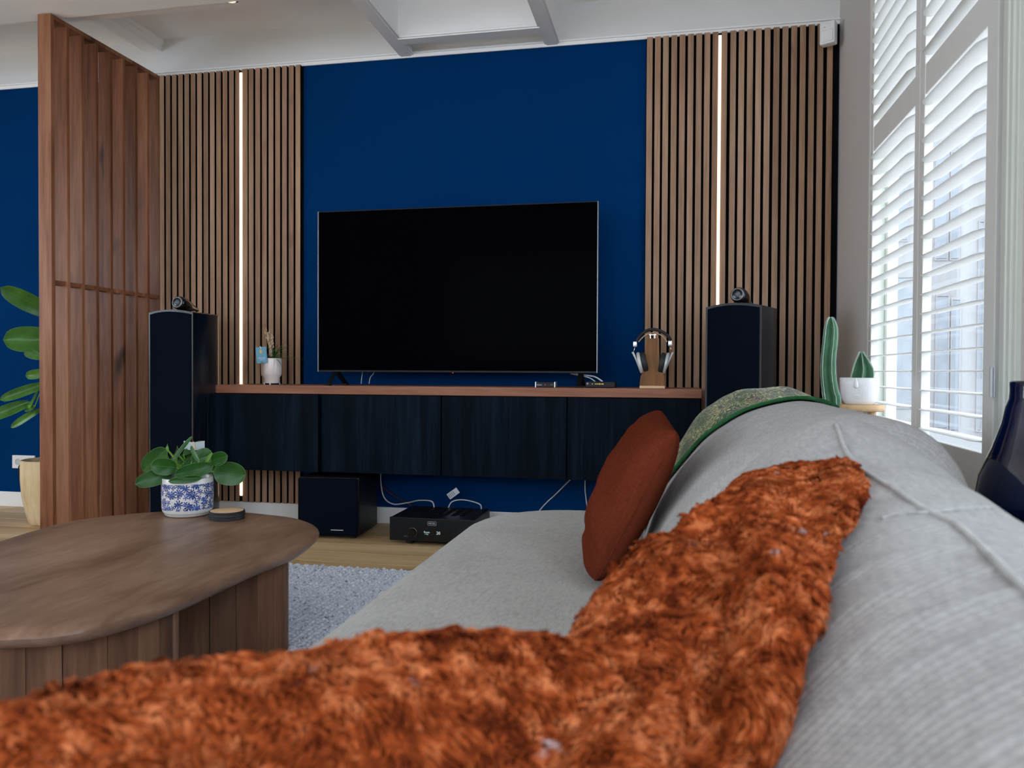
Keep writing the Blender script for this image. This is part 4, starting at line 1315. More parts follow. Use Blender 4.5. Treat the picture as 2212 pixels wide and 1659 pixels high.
core = pp + np.array((0, 0, 0.12))
LV = [((331, 995), (-34, 25), 19, 0.03, -0.01, 'leaf'), ((337, 1031), (-36, 12), 17, -0.03, -0.06, 'leaf'), ((354.5, 1008), (-22, -4), 18, -0.02, -0.085, 'leaf'),
      ((421, 1016), (-29, 6), 15, -0.05, -0.075, 'leaf'), ((401, 1036), (-28, 2), 7.5, -0.03, -0.10, 'leaf'), ((495, 1023), (35, 4), 25, 0.0, -0.03, 'leaf'),
      ((472, 991), (22, -7), 14.5, -0.02, -0.03, 'leaf'), ((436, 985), (14, -10), 15, 0.03, 0.01, 'leaf'), ((392, 970), (17, -27), 4.0, 0.02, -0.05, 'leaf'),
      ((419, 979), (-16, -15), 4.5, 0.03, -0.045, 'leaf'), ((360, 967), (-12, -4), 7, 0.04, 0.045, 'leaf_light'), ((381, 977), (-16, -5), 12, 0.05, 0.035, 'leaf'),
      ((406, 985), (3, -15), 12, 0.05, 0.02, 'leaf'), ((450, 990), (8, -12), 3.5, 0.0, -0.02, 'leaf_light'), ((462, 1003), (16, -2), 9, 0.05, 0.03, 'leaf'), ((376, 992), (-10, -8), 8, 0.02, 0.0, 'leaf_light'), ((388, 1000), (-14, -14), 13, 0.05, 0.0, 'leaf'), ((440, 1003), (18, -10), 14, 0.04, 0.0, 'leaf'), ((412, 1003), (4, -18), 15, 0.06, -0.02, 'leaf'), ((352, 985), (-24, -12), 13, 0.06, 0.03, 'leaf'), ((470, 1012), (24, 2), 13, 0.05, 0.01, 'leaf'), ((420, 965), (8, -12), 8, 0.06, 0.06, 'leaf')]
for i, (c, a, b, tl, dz, mt) in enumerate(LV):
    leaf(c, a, b, pl, M[mt], wp, tl, 0.16, dz, stem=core + np.array((random.uniform(-.02, .02), random.uniform(-.02, .02), 0)))
for k in range(4):
    MB().tube(catmull([core, core + np.array((random.uniform(-.03, .03), random.uniform(-.02, .02), 0.04)), core + np.array((random.uniform(-.05, .05), 0, 0.07))], 4), 0.0014, 5).build('stem', M['bark'], pl, True)
cc = PW(418.5, 965, wp + 0.03)
for s in (-1, 1):
    MB().obox(cc + IV(s * 11, -2.2, wp), IV(11.8, -1.6 * s, wp, 0.004 * s), IV(0, 9, wp), FW * 0.0005).build('plant_card', M['card'], pl)
MB().tube([PW(417.5, 954, wp + 0.026), PW(420, 970, wp + 0.026), core + np.array((0.01, 0, -0.01))], 0.0026, 8).build('tag_stick', M['light_wood'], pl, True)

cs = np.array((-1.522, 2.492))
cr = 0.0595
for k in range(5):
    z0 = TT + 0.0003 + k * 0.0059
    off = rng.uniform(-.0022, .0022, 2)
    lab = ['coaster at the bottom of the stack beside the flowered pot, lying on the table', 'second coaster from the bottom of the stack beside the flowered pot', 'middle coaster of the stack beside the flowered pot',
           'dark coaster directly under the topmost one beside the flowered pot', 'topmost round coaster with a pale wooden face beside the flowered pot'][k]
    co = thing('coaster', lab, 'coaster', (cs[0] + off[0], cs[1] + off[1], z0), 0, 'stacked round coasters')
    MB().lathe([(cr - .002, 0), (cr, 0.001), (cr, 0.0052), (cr - .001, 0.0056)], (cs[0] + off[0], cs[1] + off[1], z0), 40).build('base', M['rubber'], co, 50)
    MB().lathe([(cr - .004, 0.0050), (cr - .004, 0.0057), (cr - .005, 0.0058)], (cs[0] + off[0], cs[1] + off[1], z0), 40).build('face', M['light_wood'], co, 50)

# ------------------------------------------------------------------ behind the divider: fig plant, planter, socket
so = thing('double_socket', 'white double wall socket low on the blue wall at the left edge', 'socket', tuple(PY(48, 998, YB)))
a, b = PY(26.5, 983, YB - .008), PY(66, 1012.5, YB - .008)
MB().box((a[0], YB - 0.010, b[2]), (b[0] + 0.03, YB - 0.0006, a[2]), 0.003).build('plate', M['white_plastic'], so)
for px in (38.5, 62):
    c = PY(px, 997.5, YB - .01)
    MB().lathe([(0.020, 0.0), (0.020, -0.0015), (0.0165, -0.0015), (0.0160, 0.0008), (0.001, 0.0010)], (c[0], YB - 0.0102, c[2]), 24, (0, 1, 0)).build('outlet', M['silver_matt'] if px < 50 else M['white_plastic'], so, 40)
pg = PY(61, 997, YB - .03)
pu = thing('power_plug', 'black plug with a hanging lead in the white wall socket', 'plug', (pg[0], YB - 0.03, pg[2]))
MB().lathe([(0.017, 0), (0.018, 0.012), (0.015, 0.026), (0.010, 0.030)], (pg[0], YB - 0.011, pg[2]), 16, (0, -1, 0)).build('plug', M['rubber'], pu, 40)
MB().tube(catmull([(pg[0], YB - 0.03, pg[2]), PY(50, 999, YB - .045), PY(43, 1004, YB - .05), PY(40, 1015, YB - .045), PY(44, 1040, YB - .04), PY(56, 1058, YB - .035), PY(66, 1070, YB - .03), PY(75, 1095, YB - .03)], 6), [0.006] * 6 + [0.0035] * 37, 8).build('lead', M['rubber'], pu, True)

fw_ = 4.15
gx, gy = -3.50, 3.80
fp = thing('fiddle_leaf_fig', 'large-leaved fig plant in a pale woven planter half hidden by the divider', 'plant', (gx, gy, 0))
gl = PY(61, 1000, gy)[0]
gr = 0.150
gx2 = gl + gr
MB().lathe([(gr * .70, 0.002), (gr * .74, 0.01), (gr * .86, 0.08), (gr * .96, 0.16), (gr, 0.25), (gr, PY(62, 991, gy)[2]), (gr * .97, PY(62, 990, gy)[2]), (gr * .90, PY(62, 990, gy)[2]), (gr * .88, 0.24)], (gx2, gy, 0), 40, cap=False).build('planter', M['basket'], fp, True)
MB().lathe([(0.001, 0.004), (gr * .72, 0.004)], (gx2, gy, 0), 30, cap=False).build('planter_base', M['basket'], fp)
MB().lathe([(gr * .885, 0.245), (0.001, 0.25)], (gx2, gy, 0), 24, cap=False).build('soil', M['soil'], fp)
MB().tube(catmull([(gx2, gy, 0.24), (gx2 + .01, gy, 0.6), (gx2 - .01, gy + .01, 1.0), (gx2 + .02, gy, 1.34)], 6), 0.010, 8).build('trunk', M['bark'], fp, True)
trunk = lambda z: np.array((gx2, gy, z))
FL = [((66, 655), (-38, -27), 20, -0.10, 'fig_leaf', 1.15), ((68, 733), (-46, 2), 27, -0.06, 'fig_leaf', 1.05), ((70, 765), (-34, -8), 10, 0.05, 'fig_leaf', 1.0), ((80, 808), (-26, 4), 10, 0.0, 'fig_leaf', 0.95), ((52, 845), (-40, 18), 11, -0.05, 'fig_leaf', 0.9),
      ((18, 886), (-36, 18), 13, -0.05, 'fig_leaf', 0.85), ((60, 880), (-26, 2), 9, 0.06, 'fig_leaf', 0.85), ((55, 903), (-34, 21), 7.5, 0.0, 'fig_leaf', 0.8), ((70, 868), (-8, -10), 9, 0.06, 'leaf_light', 0.85)]
for c, a, b, tl, mt, zb in FL:
    leaf(c, a, b, fp, M[mt], fw_, tl, 0.35, 0.0, tip=-0.3, stem=trunk(zb))
for i in range(8):
    th = i * 2.1
    e = trunk(0.8 + 0.07 * i) + np.array((0.04 + 0.10 * abs(math.cos(th)), 0.10 * math.sin(th), 0.05))
    leaf(((e - CAM) @ RT / ((e - CAM) @ FW) * F + W / 2, -(e - CAM) @ UP / ((e - CAM) @ FW) * F + H / 2), (22 * math.cos(th) + 12, -18), 17, fp, M['fig_leaf'], float((e - CAM) @ FW), 0.03, 0.3, tip=-0.3, stem=trunk(0.75 + 0.07 * i))

# ------------------------------------------------------------------ sofa
sf = thing('sofa', 'long grey fabric sofa running from the viewer towards the cabinets', 'sofa', (-0.05, 0.9, 0))


def nz(p, s, o=0.0): return noise.noise(Vector((p[0] * s + o, p[1] * s + o * 1.3, p[2] * s - o)))


def seat_outline(inset):
    L, Rr, Y0, Y1 = -0.590 + inset, 0.20, -0.85, 2.50 - inset
    rc = 0.30 - inset * 0.3
    pts = [(Rr, Y0), (Rr, Y1)]
    for k in range(13):
        a = math.pi / 2 + k * math.pi / 24
        pts.append((L + rc + rc * math.cos(a), Y1 - rc * 0.95 + rc * 0.95 * math.sin(a)))
    pts.append((L, Y0))
    # even resampling of the left and far sides
    P = [np.array(pts[0])]
    for i in range(len(pts)):
        a, b = np.array(pts[i]), np.array(pts[(i + 1) % len(pts)])
        n = max(1, int(np.linalg.norm(b - a) / 0.06)) if i in (1, 14, 15, 0) else 1
        for k in range(1, n + 1): P.append(a + (b - a) * k / n)
    return np.array(P[:-1])


o0 = seat_outline(0)
cs_ = np.array((-0.18, 0.9))
rows = []
for ins, z in ((0.03, 0.245), (0.006, 0.262), (0.0, 0.30), (0.0, 0.365), (0.006, 0.393), (0.020, 0.412), (0.045, 0.425), (0.08, 0.431)):
    q = cs_ + (o0 - cs_) * np.array((1 - ins / 0.40, 1 - ins / 1.6))
    rows.append([(p[0], p[1], z) for p in q])
base_ring = np.array(rows[-1])
for s in (0.9, 0.75, 0.55, 0.35, 0.15, 0.0):
    rr_ = []
    for p in base_ring:
        q = (cs_[0] + (p[0] - cs_[0]) * s, cs_[1] + (p[1] - cs_[1]) * s)
        rr_.append((q[0], q[1], 0.431 + 0.006 * (1 - s) + 0.004 * nz((q[0], q[1], 0), 3.0) - 0.008 * math.exp(-((q[0] + .1) ** 2 + (q[1] - 1.2) ** 2) / .09)))
    rows.append(rr_)
seat_o = MB().grid(np.array(rows), closed_v=True).build('seat_cushion', M['sofa_seat'], sf, True)
MB().box((-0.56, -0.83, 0.085), (0.42, 2.44, 0.245), 0.02).build('base', M['sofa_seat'], sf)
for lx_ in (-0.42, 0.36):
    for ly_ in (-0.76, 0.8, 2.36):
        MB().lathe([(0.016, 0.0), (0.024, 0.086)], (lx_, ly_, 0), 14).build('leg', M['black'], sf, 40)


def back_cushion(prof, ya, yb, ra, rb, rs, dz, name, fold, label=None, c=(0.2, 0.56)):
    D = catmull(prof, 9)
    ys = list(np.concatenate([ya + ra * (1 - np.cos(np.linspace(0, math.pi / 2, 8))), np.arange(ya + ra + 0.03, yb - rb - 0.02, 0.008), yb - rb * (1 - np.cos(np.linspace(math.pi / 2, 0, 9)))]))
    rows = []
    for yy in ys:
        s = 1.0
        if yy < ya + ra: s = 1 - rs * (1 - math.sqrt(max(0, 1 - (1 - (yy - ya) / ra) ** 2)))
        if yy > yb - rb: s = 1 - rs * (1 - math.sqrt(max(0, 1 - (1 - (yb - yy) / rb) ** 2)))
        row = []
        for x, z in D:
            X = c[0] + (x - c[0]) * s
            Z = c[1] + (z + CZ + dz(yy) * min(1, max(0, (z + 0.45) / 0.3)) - c[1]) * s
            p = np.array((X, yy, Z))
            nrm = p - np.array((c[0] + 0.02, yy, c[1])); nrm /= np.linalg.norm(nrm)
            d = 0.005 * nz(p, 5.5, 2.0) + fold(p)
            row.append(p + nrm * d)
        rows.append(row)
    G = np.array(rows)
    m = MB().grid(G)
    nv = G.shape[1]
    n = G.shape[0] * nv
    m.f.append(tuple(range(nv))); m.f.append(tuple(range(n - 1, n - nv - 1, -1)))
    for i in range(G.shape[0] - 1):
        m.f.append((i * nv, (i + 1) * nv, (i + 1) * nv + nv - 1, i * nv + nv - 1))
    return m.build(name, M['sofa_knit'], sf, 60, label)


def dzB(y): return float(np.interp(y, [-1, 0.2, 0.48, 0.7, 1.0, 1.2, 1.35, 1.5], [-0.055, -0.055, -0.048, -0.040, -0.014, 0.014, 0.030, 0.030]))


def foldB(p):
    m = max(0.0, min(1.0, (0.95 - p[1]) / 0.3)) * max(0.0, min(1.0, (p[0] - 0.04) / 0.1))
    w = math.sin(120 * (p[1] * 0.95 + 0.30 * p[0] + 0.03 * nz(p, 4)))
    return 0.0045 * m * (max(0.0, w) ** 2) * (0.5 + 0.8 * nz(p, 7, 9)) + 0.003 * nz(p, 14, 5)


profB = [(-.05, -.47), (-.03, -.43), (.01, -.33), (.06, -.23), (.12, -.15), (.18, -.105), (.245, -.085), (.31, -.103), (.365, -.155), (.405, -.25), (.415, -.36), (.40, -.47)]
profA = [(-.10, -.47), (-.072, -.43), (-.032, -.32), (.04, -.212), (.122, -.138), (.215, -.088), (.32, -.072), (.40, -.098), (.455, -.17), (.475, -.27), (.475, -.36), (.46, -.47)]
bcB = back_cushion(profB, -0.83, 1.315, 0.06, 0.085, 0.24, dzB, 'back_cushion', foldB)
bcA = back_cushion(profA, 1.28, 2.44, 0.09, 0.09, 0.24, lambda y: 0.0, 'back_cushion', lambda p: 0.0025 * nz(p, 12, 4))
MB().box((0.30, -0.84, 0.10), (0.44, 2.45, 0.50), 0.03).build('back_frame', M['sofa_knit'], sf)

dg = bpy.context.evaluated_depsgraph_get()


def bvh_of(o):
    me = o.data
    mw = origin(o)
    return BVHTree.FromPolygons([mw @ v.co for v in me.vertices], [tuple(p.vertices) for p in me.polygons])


bB, bA, bS = bvh_of(bcB), bvh_of(bcA), bvh_of(seat_o)


def hit(bv, px, py, lift=0.0):
    r = ray(px, py); r = r / np.linalg.norm(r)
    h = bv.ray_cast(Vector(CAM), Vector(r))
    if h[0] is None: return None
    return np.array(h[0]) + np.array(h[1]) * (lift if h[1].dot(Vector(r)) < 0 else -lift)


seam = [hit(bB, *p, 0.001) for p in ((1797, 903), (1806, 918), (1815, 940), (1828, 975), (1858, 1012), (1892, 1034), (1940, 1062), (1990, 1096), (2030, 1116), (2065, 1132), (2105, 1168), (2155, 1216), (2210, 1268))]
seam = [s for s in seam if s is not None]
last = seam[-1]
dr = (seam[-1] - seam[-3])
for k in range(1, 4):
    q = last + np.array((dr[0] * 0.2 * k, -0.14 * k, 0))
    h = bB.ray_cast(Vector((q[0], q[1], 1.5)), Vector((0, 0, -1)))
    if h[0] is not None: seam.append(np.array(h[0]))
MB().tube(catmull(seam, 5), 0.0031, 8).build('piping', M['piping'], bcB, True)
sm2 = [hit(bB, *p, 0.0012) for p in ((1905, 1121), (1955, 1112), (2010, 1109), (2070, 1102), (2140, 1099), (2205, 1101))]
sm2 = [s for s in sm2 if s is not None]
if len(sm2) > 2: MB().tube(catmull(sm2, 5), 0.0022, 6).build('seam', M['sofa_knit'], bcB, True)

# ------------------------------------------------------------------ green brocade throw over the far end of the sofa back
near = [(1380, 1195), (1398, 1150), (1436, 1082), (1468, 1030), (1500, 984), (1527, 943), (1560, 918), (1605, 896), (1660, 882), (1710, 876), (1760, 878), (1800, 893)]
silh = [(1372, 1190), (1390, 1140), (1421, 1062), (1448, 1000), (1474, 945), (1502, 905), (1540, 869), (1590, 847), (1642, 836), (1700, 838), (1760, 858), (1806, 888)]
near = catmull(near, 4); silh = catmull(silh, 4)
prof_n = np.array([PY(a, b, 2.05) for a, b in near])
prof_s = np.array([PY(a, b, 2.27) for a, b in silh])
K_ = len(prof_n)
rows = []
cn = np.array((0.22, 0, 0.50))
for f, mixf, drop, yy in ((0, 0.0, 0.0, None), (1, 0.25, -0.006, None), (2, 0.5, -0.008, None), (3, 0.75, -0.005, None), (4, 1.0, 0.0, None), (5, 1, 0.006, 2.35), (6, 1, 0.022, 2.42), (7, 1, 0.06, 2.455), (8, 1, 0.15, 2.462)):
    row = []
    for i in range(K_):
        p = prof_n[i] * (1 - mixf) + prof_s[i] * mixf
        if yy: p = p.copy(); p[1] = yy
        d = np.array((p[0] - cn[0], 0, p[2] - cn[2])); L = np.linalg.norm(d)
        p = p - d / L * min(drop, L * .6)
        p = p + np.array((0, 0.006 * math.sin(i * 0.55), 0.0035 * math.sin(i * 0.8 + f)))
        row.append(p)
    rows.append(row)
G = np.array(rows)
for i in range(G.shape[0]):
    for j in range(G.shape[1]):
        h = bA.find_nearest(Vector(G[i, j]))
        if h[0] is not None:
            e = Vector(G[i, j]) - h[0]
            if e.dot(h[1]) < 0.009: G[i, j] = np.array(h[0] + h[1] * 0.009)
        G[i, j][2] = max(G[i, j][2], 0.448)
th = thing('throw_blanket', 'green and gold brocade throw draped over the far end of the sofa back', 'throw', (0.2, 2.25, 0.7))
m = MB().grid(G)
k0 = len(m.v)
inner = []
for i in range(G.shape[0]):
    for j in range(G.shape[1]):
        p = G[i, j]; d = np.array((p[0] - cn[0], 0, p[2] - cn[2])); d /= np.linalg.norm(d)
        inner.append(p - d * 0.005)
m.add(inner, [])
m.f += [tuple(q + k0 for q in f[::-1]) for f in m.f[:]]
nv = G.shape[1]; nu = G.shape[0]
for j in range(nv - 1):
    m.f.append((j, j + 1, k0 + j + 1, k0 + j)); e = (nu - 1) * nv
    m.f.append((e + j + 1, e + j, k0 + e + j, k0 + e + j + 1))
for i in range(nu - 1):
    m.f.append(((i + 1) * nv, i * nv, k0 + i * nv, k0 + (i + 1) * nv)); m.f.append((i * nv + nv - 1, (i + 1) * nv + nv - 1, k0 + (i + 1) * nv + nv - 1, k0 + i * nv + nv - 1))
m.build('cloth', M['throw'], th, 60)
MB().tube(G[0], 0.0048, 7).build('selvedge', M['throw_edge'], th, True)


# ------------------------------------------------------------------ terracotta cushion
def pillow(name, label, corners, tf, tb, mat, wrinkle, n=44):
    NT, FT, NB, FB = [np.array(c, float) for c in corners]
    cen_ = (NT + FT + NB + FB) / 4
    nrm = np.cross(FT - NT, NB - NT); nrm /= np.linalg.norm(nrm)
    if nrm[0] > 0: nrm = -nrm
    t = thing(name, label, 'cushion', tuple(cen_))
    sh = []
    for side in (1, -1):
        rows_ = []
        for i in range(n + 1):
            u = -math.cos(math.pi * i / n)
            row = []
            for j in range(n + 1):
                v = -math.cos(math.pi * j / n)
                mx = max(abs(u), abs(v), 1e-6)
                rd = mx / (abs(u) ** 6 + abs(v) ** 6) ** (1 / 6) if v < 0 else mx / (abs(u) ** 26 + abs(v) ** 26) ** (1 / 26)
                uu = u * rd * (1 - 0.03 * (1 - v * v)); vv = v * rd * (1 - 0.03 * (1 - u * u))
                p = cen_ + (FT + FB - NT - NB) / 4 * uu + (NT + FT - NB - FB) / 4 * vv
                p = p + ((FT + NB - NT - FB) / 4) * (-uu * vv) * 0
                h = ((1 - u * u) * (1 - v * v)) ** 0.36
                q = p + nrm * (tf if side > 0 else -tb) * h
                w_ = wrinkle(u, v) if side > 0 else 0.0
                row.append(q + nrm * w_ * (1 - u * u) ** .3 * (1 - v * v) ** .3)
            rows_.append(row)
        sh.append(np.array(rows_))
    m_ = MB().grid(sh[0])
    a = len(m_.v)
    m_.add(sh[1].reshape(-1, 3), [])
    w_ = n + 1
    for i in range(n):
        for j in range(n):
            m_.f.append((a + i * w_ + j, a + i * w_ + j + 1, a + (i + 1) * w_ + j + 1, a + (i + 1) * w_ + j))
    bm = bmesh.new()
    me = bpy.data.meshes.new('tmp'); me.from_pydata(m_.v, [], m_.f); bm.from_mesh(me); bpy.data.meshes.remove(me)
    bmesh.ops.remove_doubles(bm, verts=bm.verts[:], dist=0.0008)
    bmesh.ops.smooth_vert(bm, verts=bm.verts[:], factor=0.3, use_axis_x=True, use_axis_y=True, use_axis_z=True)
    o = MB().bm(bm).build('cover', mat, t, True)
    edge = [sh[0][i, 0] for i in range(n + 1)] + [sh[0][n, j] for j in range(1, n + 1)] + [sh[0][i, n] for i in range(n - 1, -1, -1)] + [sh[0][0, j] for j in range(n - 1, 0, -1)]
    MB().tube(np.array(edge)[::3], 0.0016, 6, False).build('seam', mat, t, True)
    return t


def wr_t(u, v):
    # u: towards the far end, v: up
    w = 0.010 * nz((u, v, 0), 1.6, 1.0) + 0.004 * nz((u, v, 0), 4.0, 3.0)
    w -= 0.016 * math.exp(-((v + 0.72 + 0.15 * u) / 0.07) ** 2) * (0.6 + 0.4 * u)
    w -= 0.010 * math.exp(-((v + 0.45 - 0.25 * u) / 0.06) ** 2) * max(0, -u)
    w -= 0.010 * math.exp(-((v - 0.62 - 0.2 * u) / 0.05) ** 2) * max(0, u)
    return w


pillow('terracotta_cushion', 'smooth terracotta cushion leaning between the sofa seat and the green throw',
       ((0.010, 1.50, 0.737), (-0.030, 1.93, 0.778), (-0.150, 1.50, 0.450), (-0.18, 1.93, 0.450)), 0.072, 0.055, M['terracotta'], wr_t)

# ------------------------------------------------------------------ big rust plush cushion in the foreground
def lobe(outline, wf, bf, bb_, n=10):
    P = np.array([PW(a, b, wf(a, b)) for a, b in catmull(outline, 8, True)])
    c = P.mean(0)
    view = c - CAM; view /= np.linalg.norm(view)
    rows_ = []
    rs_ = [0.0, .15, .3, .45, .6, .72, .83, .91, .97, 1.0]
    for r_ in rs_: rows_.append(c + (P - c) * r_ - view * bf * (1 - r_ ** 2.4) ** 0.6)
    for r_ in rs_[::-1][1:]: rows_.append(c + (P - c) * r_ + view * bb_ * (1 - r_ ** 2.4) ** 0.6)
    return MB().grid(np.array(rows_), closed_v=True)


L_out = [(-330, 1700), (-150, 1590), (0, 1538), (150, 1490), (300, 1453), (480, 1432), (640, 1420), (720, 1402), (800, 1388), (950, 1374), (1100, 1374), (1220, 1385), (1350, 1412), (1450, 1446), (1530, 1530), (1570, 1660), (1560, 1900), (1450, 2200), (1000, 2480), (300, 2480), (-200, 2250), (-380, 1950)]
R_out = [(1180, 1470), (1224, 1385), (1300, 1270), (1390, 1174), (1500, 1099), (1650, 1019), (1780, 997), (1848, 995), (1872, 1030), (1862, 1085), (1790, 1290), (1668, 1545), (1570, 1740), (1480, 1930), (1330, 1930), (1190, 1720)]
def wRs(a, b):
    r = ray(a, b); h = bB.ray_cast(Vector(CAM), Vector(r / np.linalg.norm(r)))
    q = wR(a, b)
    if h[0] is None: return q
    return min(q + 0.05, float(np.dot(np.array(h[0]) - CAM, FW)) - 0.035)


wL = lambda a, b: max(0.40, 0.468 + (a - 300) * 1.25e-4 - max(0, b - 1400) * 1.2e-4)
wR = lambda a, b: 0.93 + 8.4e-5 * (a - 1862) - 5.71e-4 * (b - 1000) if b < 1800 else 0.93 + 8.4e-5 * (a - 1862) - 5.71e-4 * 800 - 1e-4 * (b - 1800)
mb = lobe(L_out, wL, 0.060, 0.075)
m2 = lobe(R_out, wRs, 0.060, 0.022)
mb.add(m2.v, m2.f)
tmp = mb.build('tmp_plush', None, None)
md = tmp.modifiers.new('remesh', 'REMESH'); md.mode = 'VOXEL'; md.voxel_size = 0.006
ms = tmp.modifiers.new('smooth', 'SMOOTH'); ms.factor = 0.5; ms.iterations = 14
dg = bpy.context.evaluated_depsgraph_get()
ev = tmp.evaluated_get(dg)
me = bpy.data.meshes.new_from_object(ev)
bpy.data.objects.remove(tmp)
nv = len(me.vertices)
co = np.empty(nv * 3, np.float32); me.vertices.foreach_get('co', co); co = co.reshape(-1, 3).astype(float)
no = np.empty(nv * 3, np.float32); me.vertices.foreach_get('normal', no); no = no.reshape(-1, 3).astype(float)
# soft creases across the cushion
cr_ = np.zeros(nv)
for px0, px1, dep, wid in ((((1635, 1100), (1690, 1260)), None, -0.014, 0.030), (((1690, 1260), (1672, 1600)), None, -0.015, 0.032), (((1470, 1110), (1565, 1135)), None, 0.022, 0.026), (((1440, 1200), (1560, 1250)), None, -0.006, 0.022),
                           (((1480, 1300), (1610, 1235)), None, 0.010, 0.013), (((1770, 1180), (1745, 1500)), None, 0.012, 0.026), (((1460, 1440), (1640, 1400)), None, 0.010, 0.014)):
    a, b = px0
    vv = (co - CAM)
    wv = vv @ FW
    xx = vv @ RT / wv * F + W / 2; yy_ = -(vv @ UP) / wv * F + H / 2
    A, B = np.array(a, float), np.array(b, float)
    tpar = np.clip(((xx - A[0]) * (B - A)[0] + (yy_ - A[1]) * (B - A)[1]) / ((B - A) @ (B - A)), 0, 1)
    dd = np.hypot(xx - A[0] - tpar * (B - A)[0], yy_ - A[1] - tpar * (B - A)[1]) / F * wv
    cr_ += dep * np.exp(-(dd / wid) ** 2)
pile = np.array([0.8 * noise.noise(Vector(p * 105)) + 0.5 * noise.noise(Vector(p * 55 + 7.7)) for p in co])
co = co - no * cr_[:, None] + no * (0.0030 * pile)[:, None]
for i in range(nv):
    for bv in (bB, bS):
        h = bv.find_nearest(Vector(co[i]))
        if h[0] is not None and h[3] < 0.25:
            e = Vector(co[i]) - h[0]
            if e.dot(h[1]) < 0.003: co[i] = h[0] + h[1] * 0.003
fc = thing('plush_cushion', 'large rust orange plush cushion in the foreground, dented along its top edge', 'cushion', tuple(co.mean(0)))
off = co.mean(0)
me.vertices.foreach_set('co', (co - off).astype(np.float32).ravel())
me.update()
me.materials.clear(); me.materials.append(M['fur'])
me.polygons.foreach_set('use_smooth', [True] * len(me.polygons))
cv = bpy.data.objects.new('cover', me); COL.objects.link(cv); cv.parent = fc
# plush pile: bent tufts
me.calc_loop_triangles()
tri = np.empty(len(me.loop_triangles) * 3, np.int32); me.loop_triangles.foreach_get('vertices', tri); tri = tri.reshape(-1, 3)
no2 = np.empty(nv * 3, np.float32); me.vertices.foreach_get('normal', no2); no2 = no2.reshape(-1, 3).astype(float)
va, vb, vc = co[tri[:, 0]], co[tri[:, 1]], co[tri[:, 2]]
tn = np.cross(vb - va, vc - va); area = np.linalg.norm(tn, axis=1) / 2; tn /= (2 * area[:, None] + 1e-12)
ctr = (va + vb + vc) / 3
vw = ctr - CAM
dist = np.linalg.norm(vw, axis=1)
facing = -(tn * vw).sum(1) / dist
wv = vw @ FW
pyc = -(vw @ UP) / np.maximum(wv, .05) * F + H / 2
wgt = area * (facing > -0.55) * (wv > 0.2) * (pyc < 2050)
NT_ = 44000
pick = rng.choice(len(tri), NT_, p=wgt / wgt.sum())
r1, r2 = rng.random(NT_), rng.random(NT_); sw = r1 + r2 > 1; r1[sw] = 1 - r1[sw]; r2[sw] = 1 - r2[sw]
root = va[pick] + (vb - va)[pick] * r1[:, None] + (vc - va)[pick] * r2[:, None]
nn = no2[tri[pick]].mean(1); nn /= np.linalg.norm(nn, axis=1)[:, None]
# clumped lean direction
fld = np.array([[noise.noise(Vector(p * 24)) + .5 * noise.noise(Vector(p * 90)), noise.noise(Vector(p * 24 + 11.3)) + .5 * noise.noise(Vector(p * 90 + 4.3)), noise.noise(Vector(p * 24 + 23.7)) + .5 * noise.noise(Vector(p * 90 + 8.7))] for p in root])
lean = fld * 2.2 + np.array((-0.05, -0.2, -0.45)) + rng.normal(0, .18, (NT_, 3))
lean -= nn * (lean * nn).sum(1)[:, None]
cl = np.array([noise.noise(Vector(p * 100 + 3.3)) for p in root])
Lt = rng.uniform(.0050, .0078, NT_) * (1.0 + 0.7 * cl)
mid = root + nn * (Lt * .55)[:, None] + lean * (Lt * .30)[:, None]
tip = root + nn * (Lt * .62)[:, None] + lean * (Lt * 1.0)[:, None]
d = tip - root; d /= np.linalg.norm(d, axis=1)[:, None]
rv = rng.normal(size=(NT_, 3)); s1 = np.cross(d, rv); s1 /= np.linalg.norm(s1, axis=1)[:, None]; s2 = np.cross(d, s1)
rb_ = rng.uniform(.0014, .0022, NT_)
VV = []
for cpos, rr_ in ((root - nn * .0015, 1.0), (mid, 0.95), (tip, 0.5)):
    for k in range(3):
        a = 2 * math.pi * k / 3
        VV.append(cpos + (s1 * math.cos(a) + s2 * math.sin(a)) * (rb_ * rr_)[:, None])
VV = np.stack(VV, 1) - off
qf = []
for l in range(2):
    for k in range(3): qf.append((l * 3 + k, l * 3 + (k + 1) % 3, l * 3 + 3 + (k + 1) % 3, l * 3 + 3 + k))
qf = np.array(qf)
QF = (qf[None] + (np.arange(NT_) * 9)[:, None, None]).reshape(-1, 4)
put(np_mesh('plush_pile', VV.reshape(-1, 3), QF, M['fur'], fc), None, None, None, 'stuff')

# ------------------------------------------------------------------ corner by the window: stool, face pot, cacti, vase
SYS = 3.05
sx0, sx1 = PY(1814, 878, SYS)[0], PY(1911, 878, SYS)[0]
scx, srd = (sx0 + sx1) / 2, (sx1 - sx0) / 2
st = PY(1862, 873.5, SYS)[2]
sl = thing('plant_stool', 'small round pale wooden stool by the window shutters', 'stool', (scx, SYS, 0))
MB().lathe([(srd * .93, st - 0.024), (srd, st - 0.019), (srd, st - 0.005), (srd * .95, st), (0.001, st)], (scx, SYS, 0), 40).build('seat', M['light_wood'], sl, 50)
for a in (-2.2, -0.95, 1.57):
    q0 = np.array((scx + 0.045 * math.cos(a), SYS + 0.045 * math.sin(a), st - 0.020)); q1 = np.array((scx + 0.088 * math.cos(a), SYS + 0.088 * math.sin(a), 0.0))
    MB().tube([q0, q1], [0.0135, 0.011], 14).build('leg', M['light_wood'], sl, 50)
px0, px1 = PY(1814.5, 825, SYS)[0], PY(1899, 825, SYS)[0]
pcx, prd = (px0 + px1) / 2 , (px1 - px0) / 2
zt_ = PY(1857, 816, SYS)[2]
hP = zt_ - st
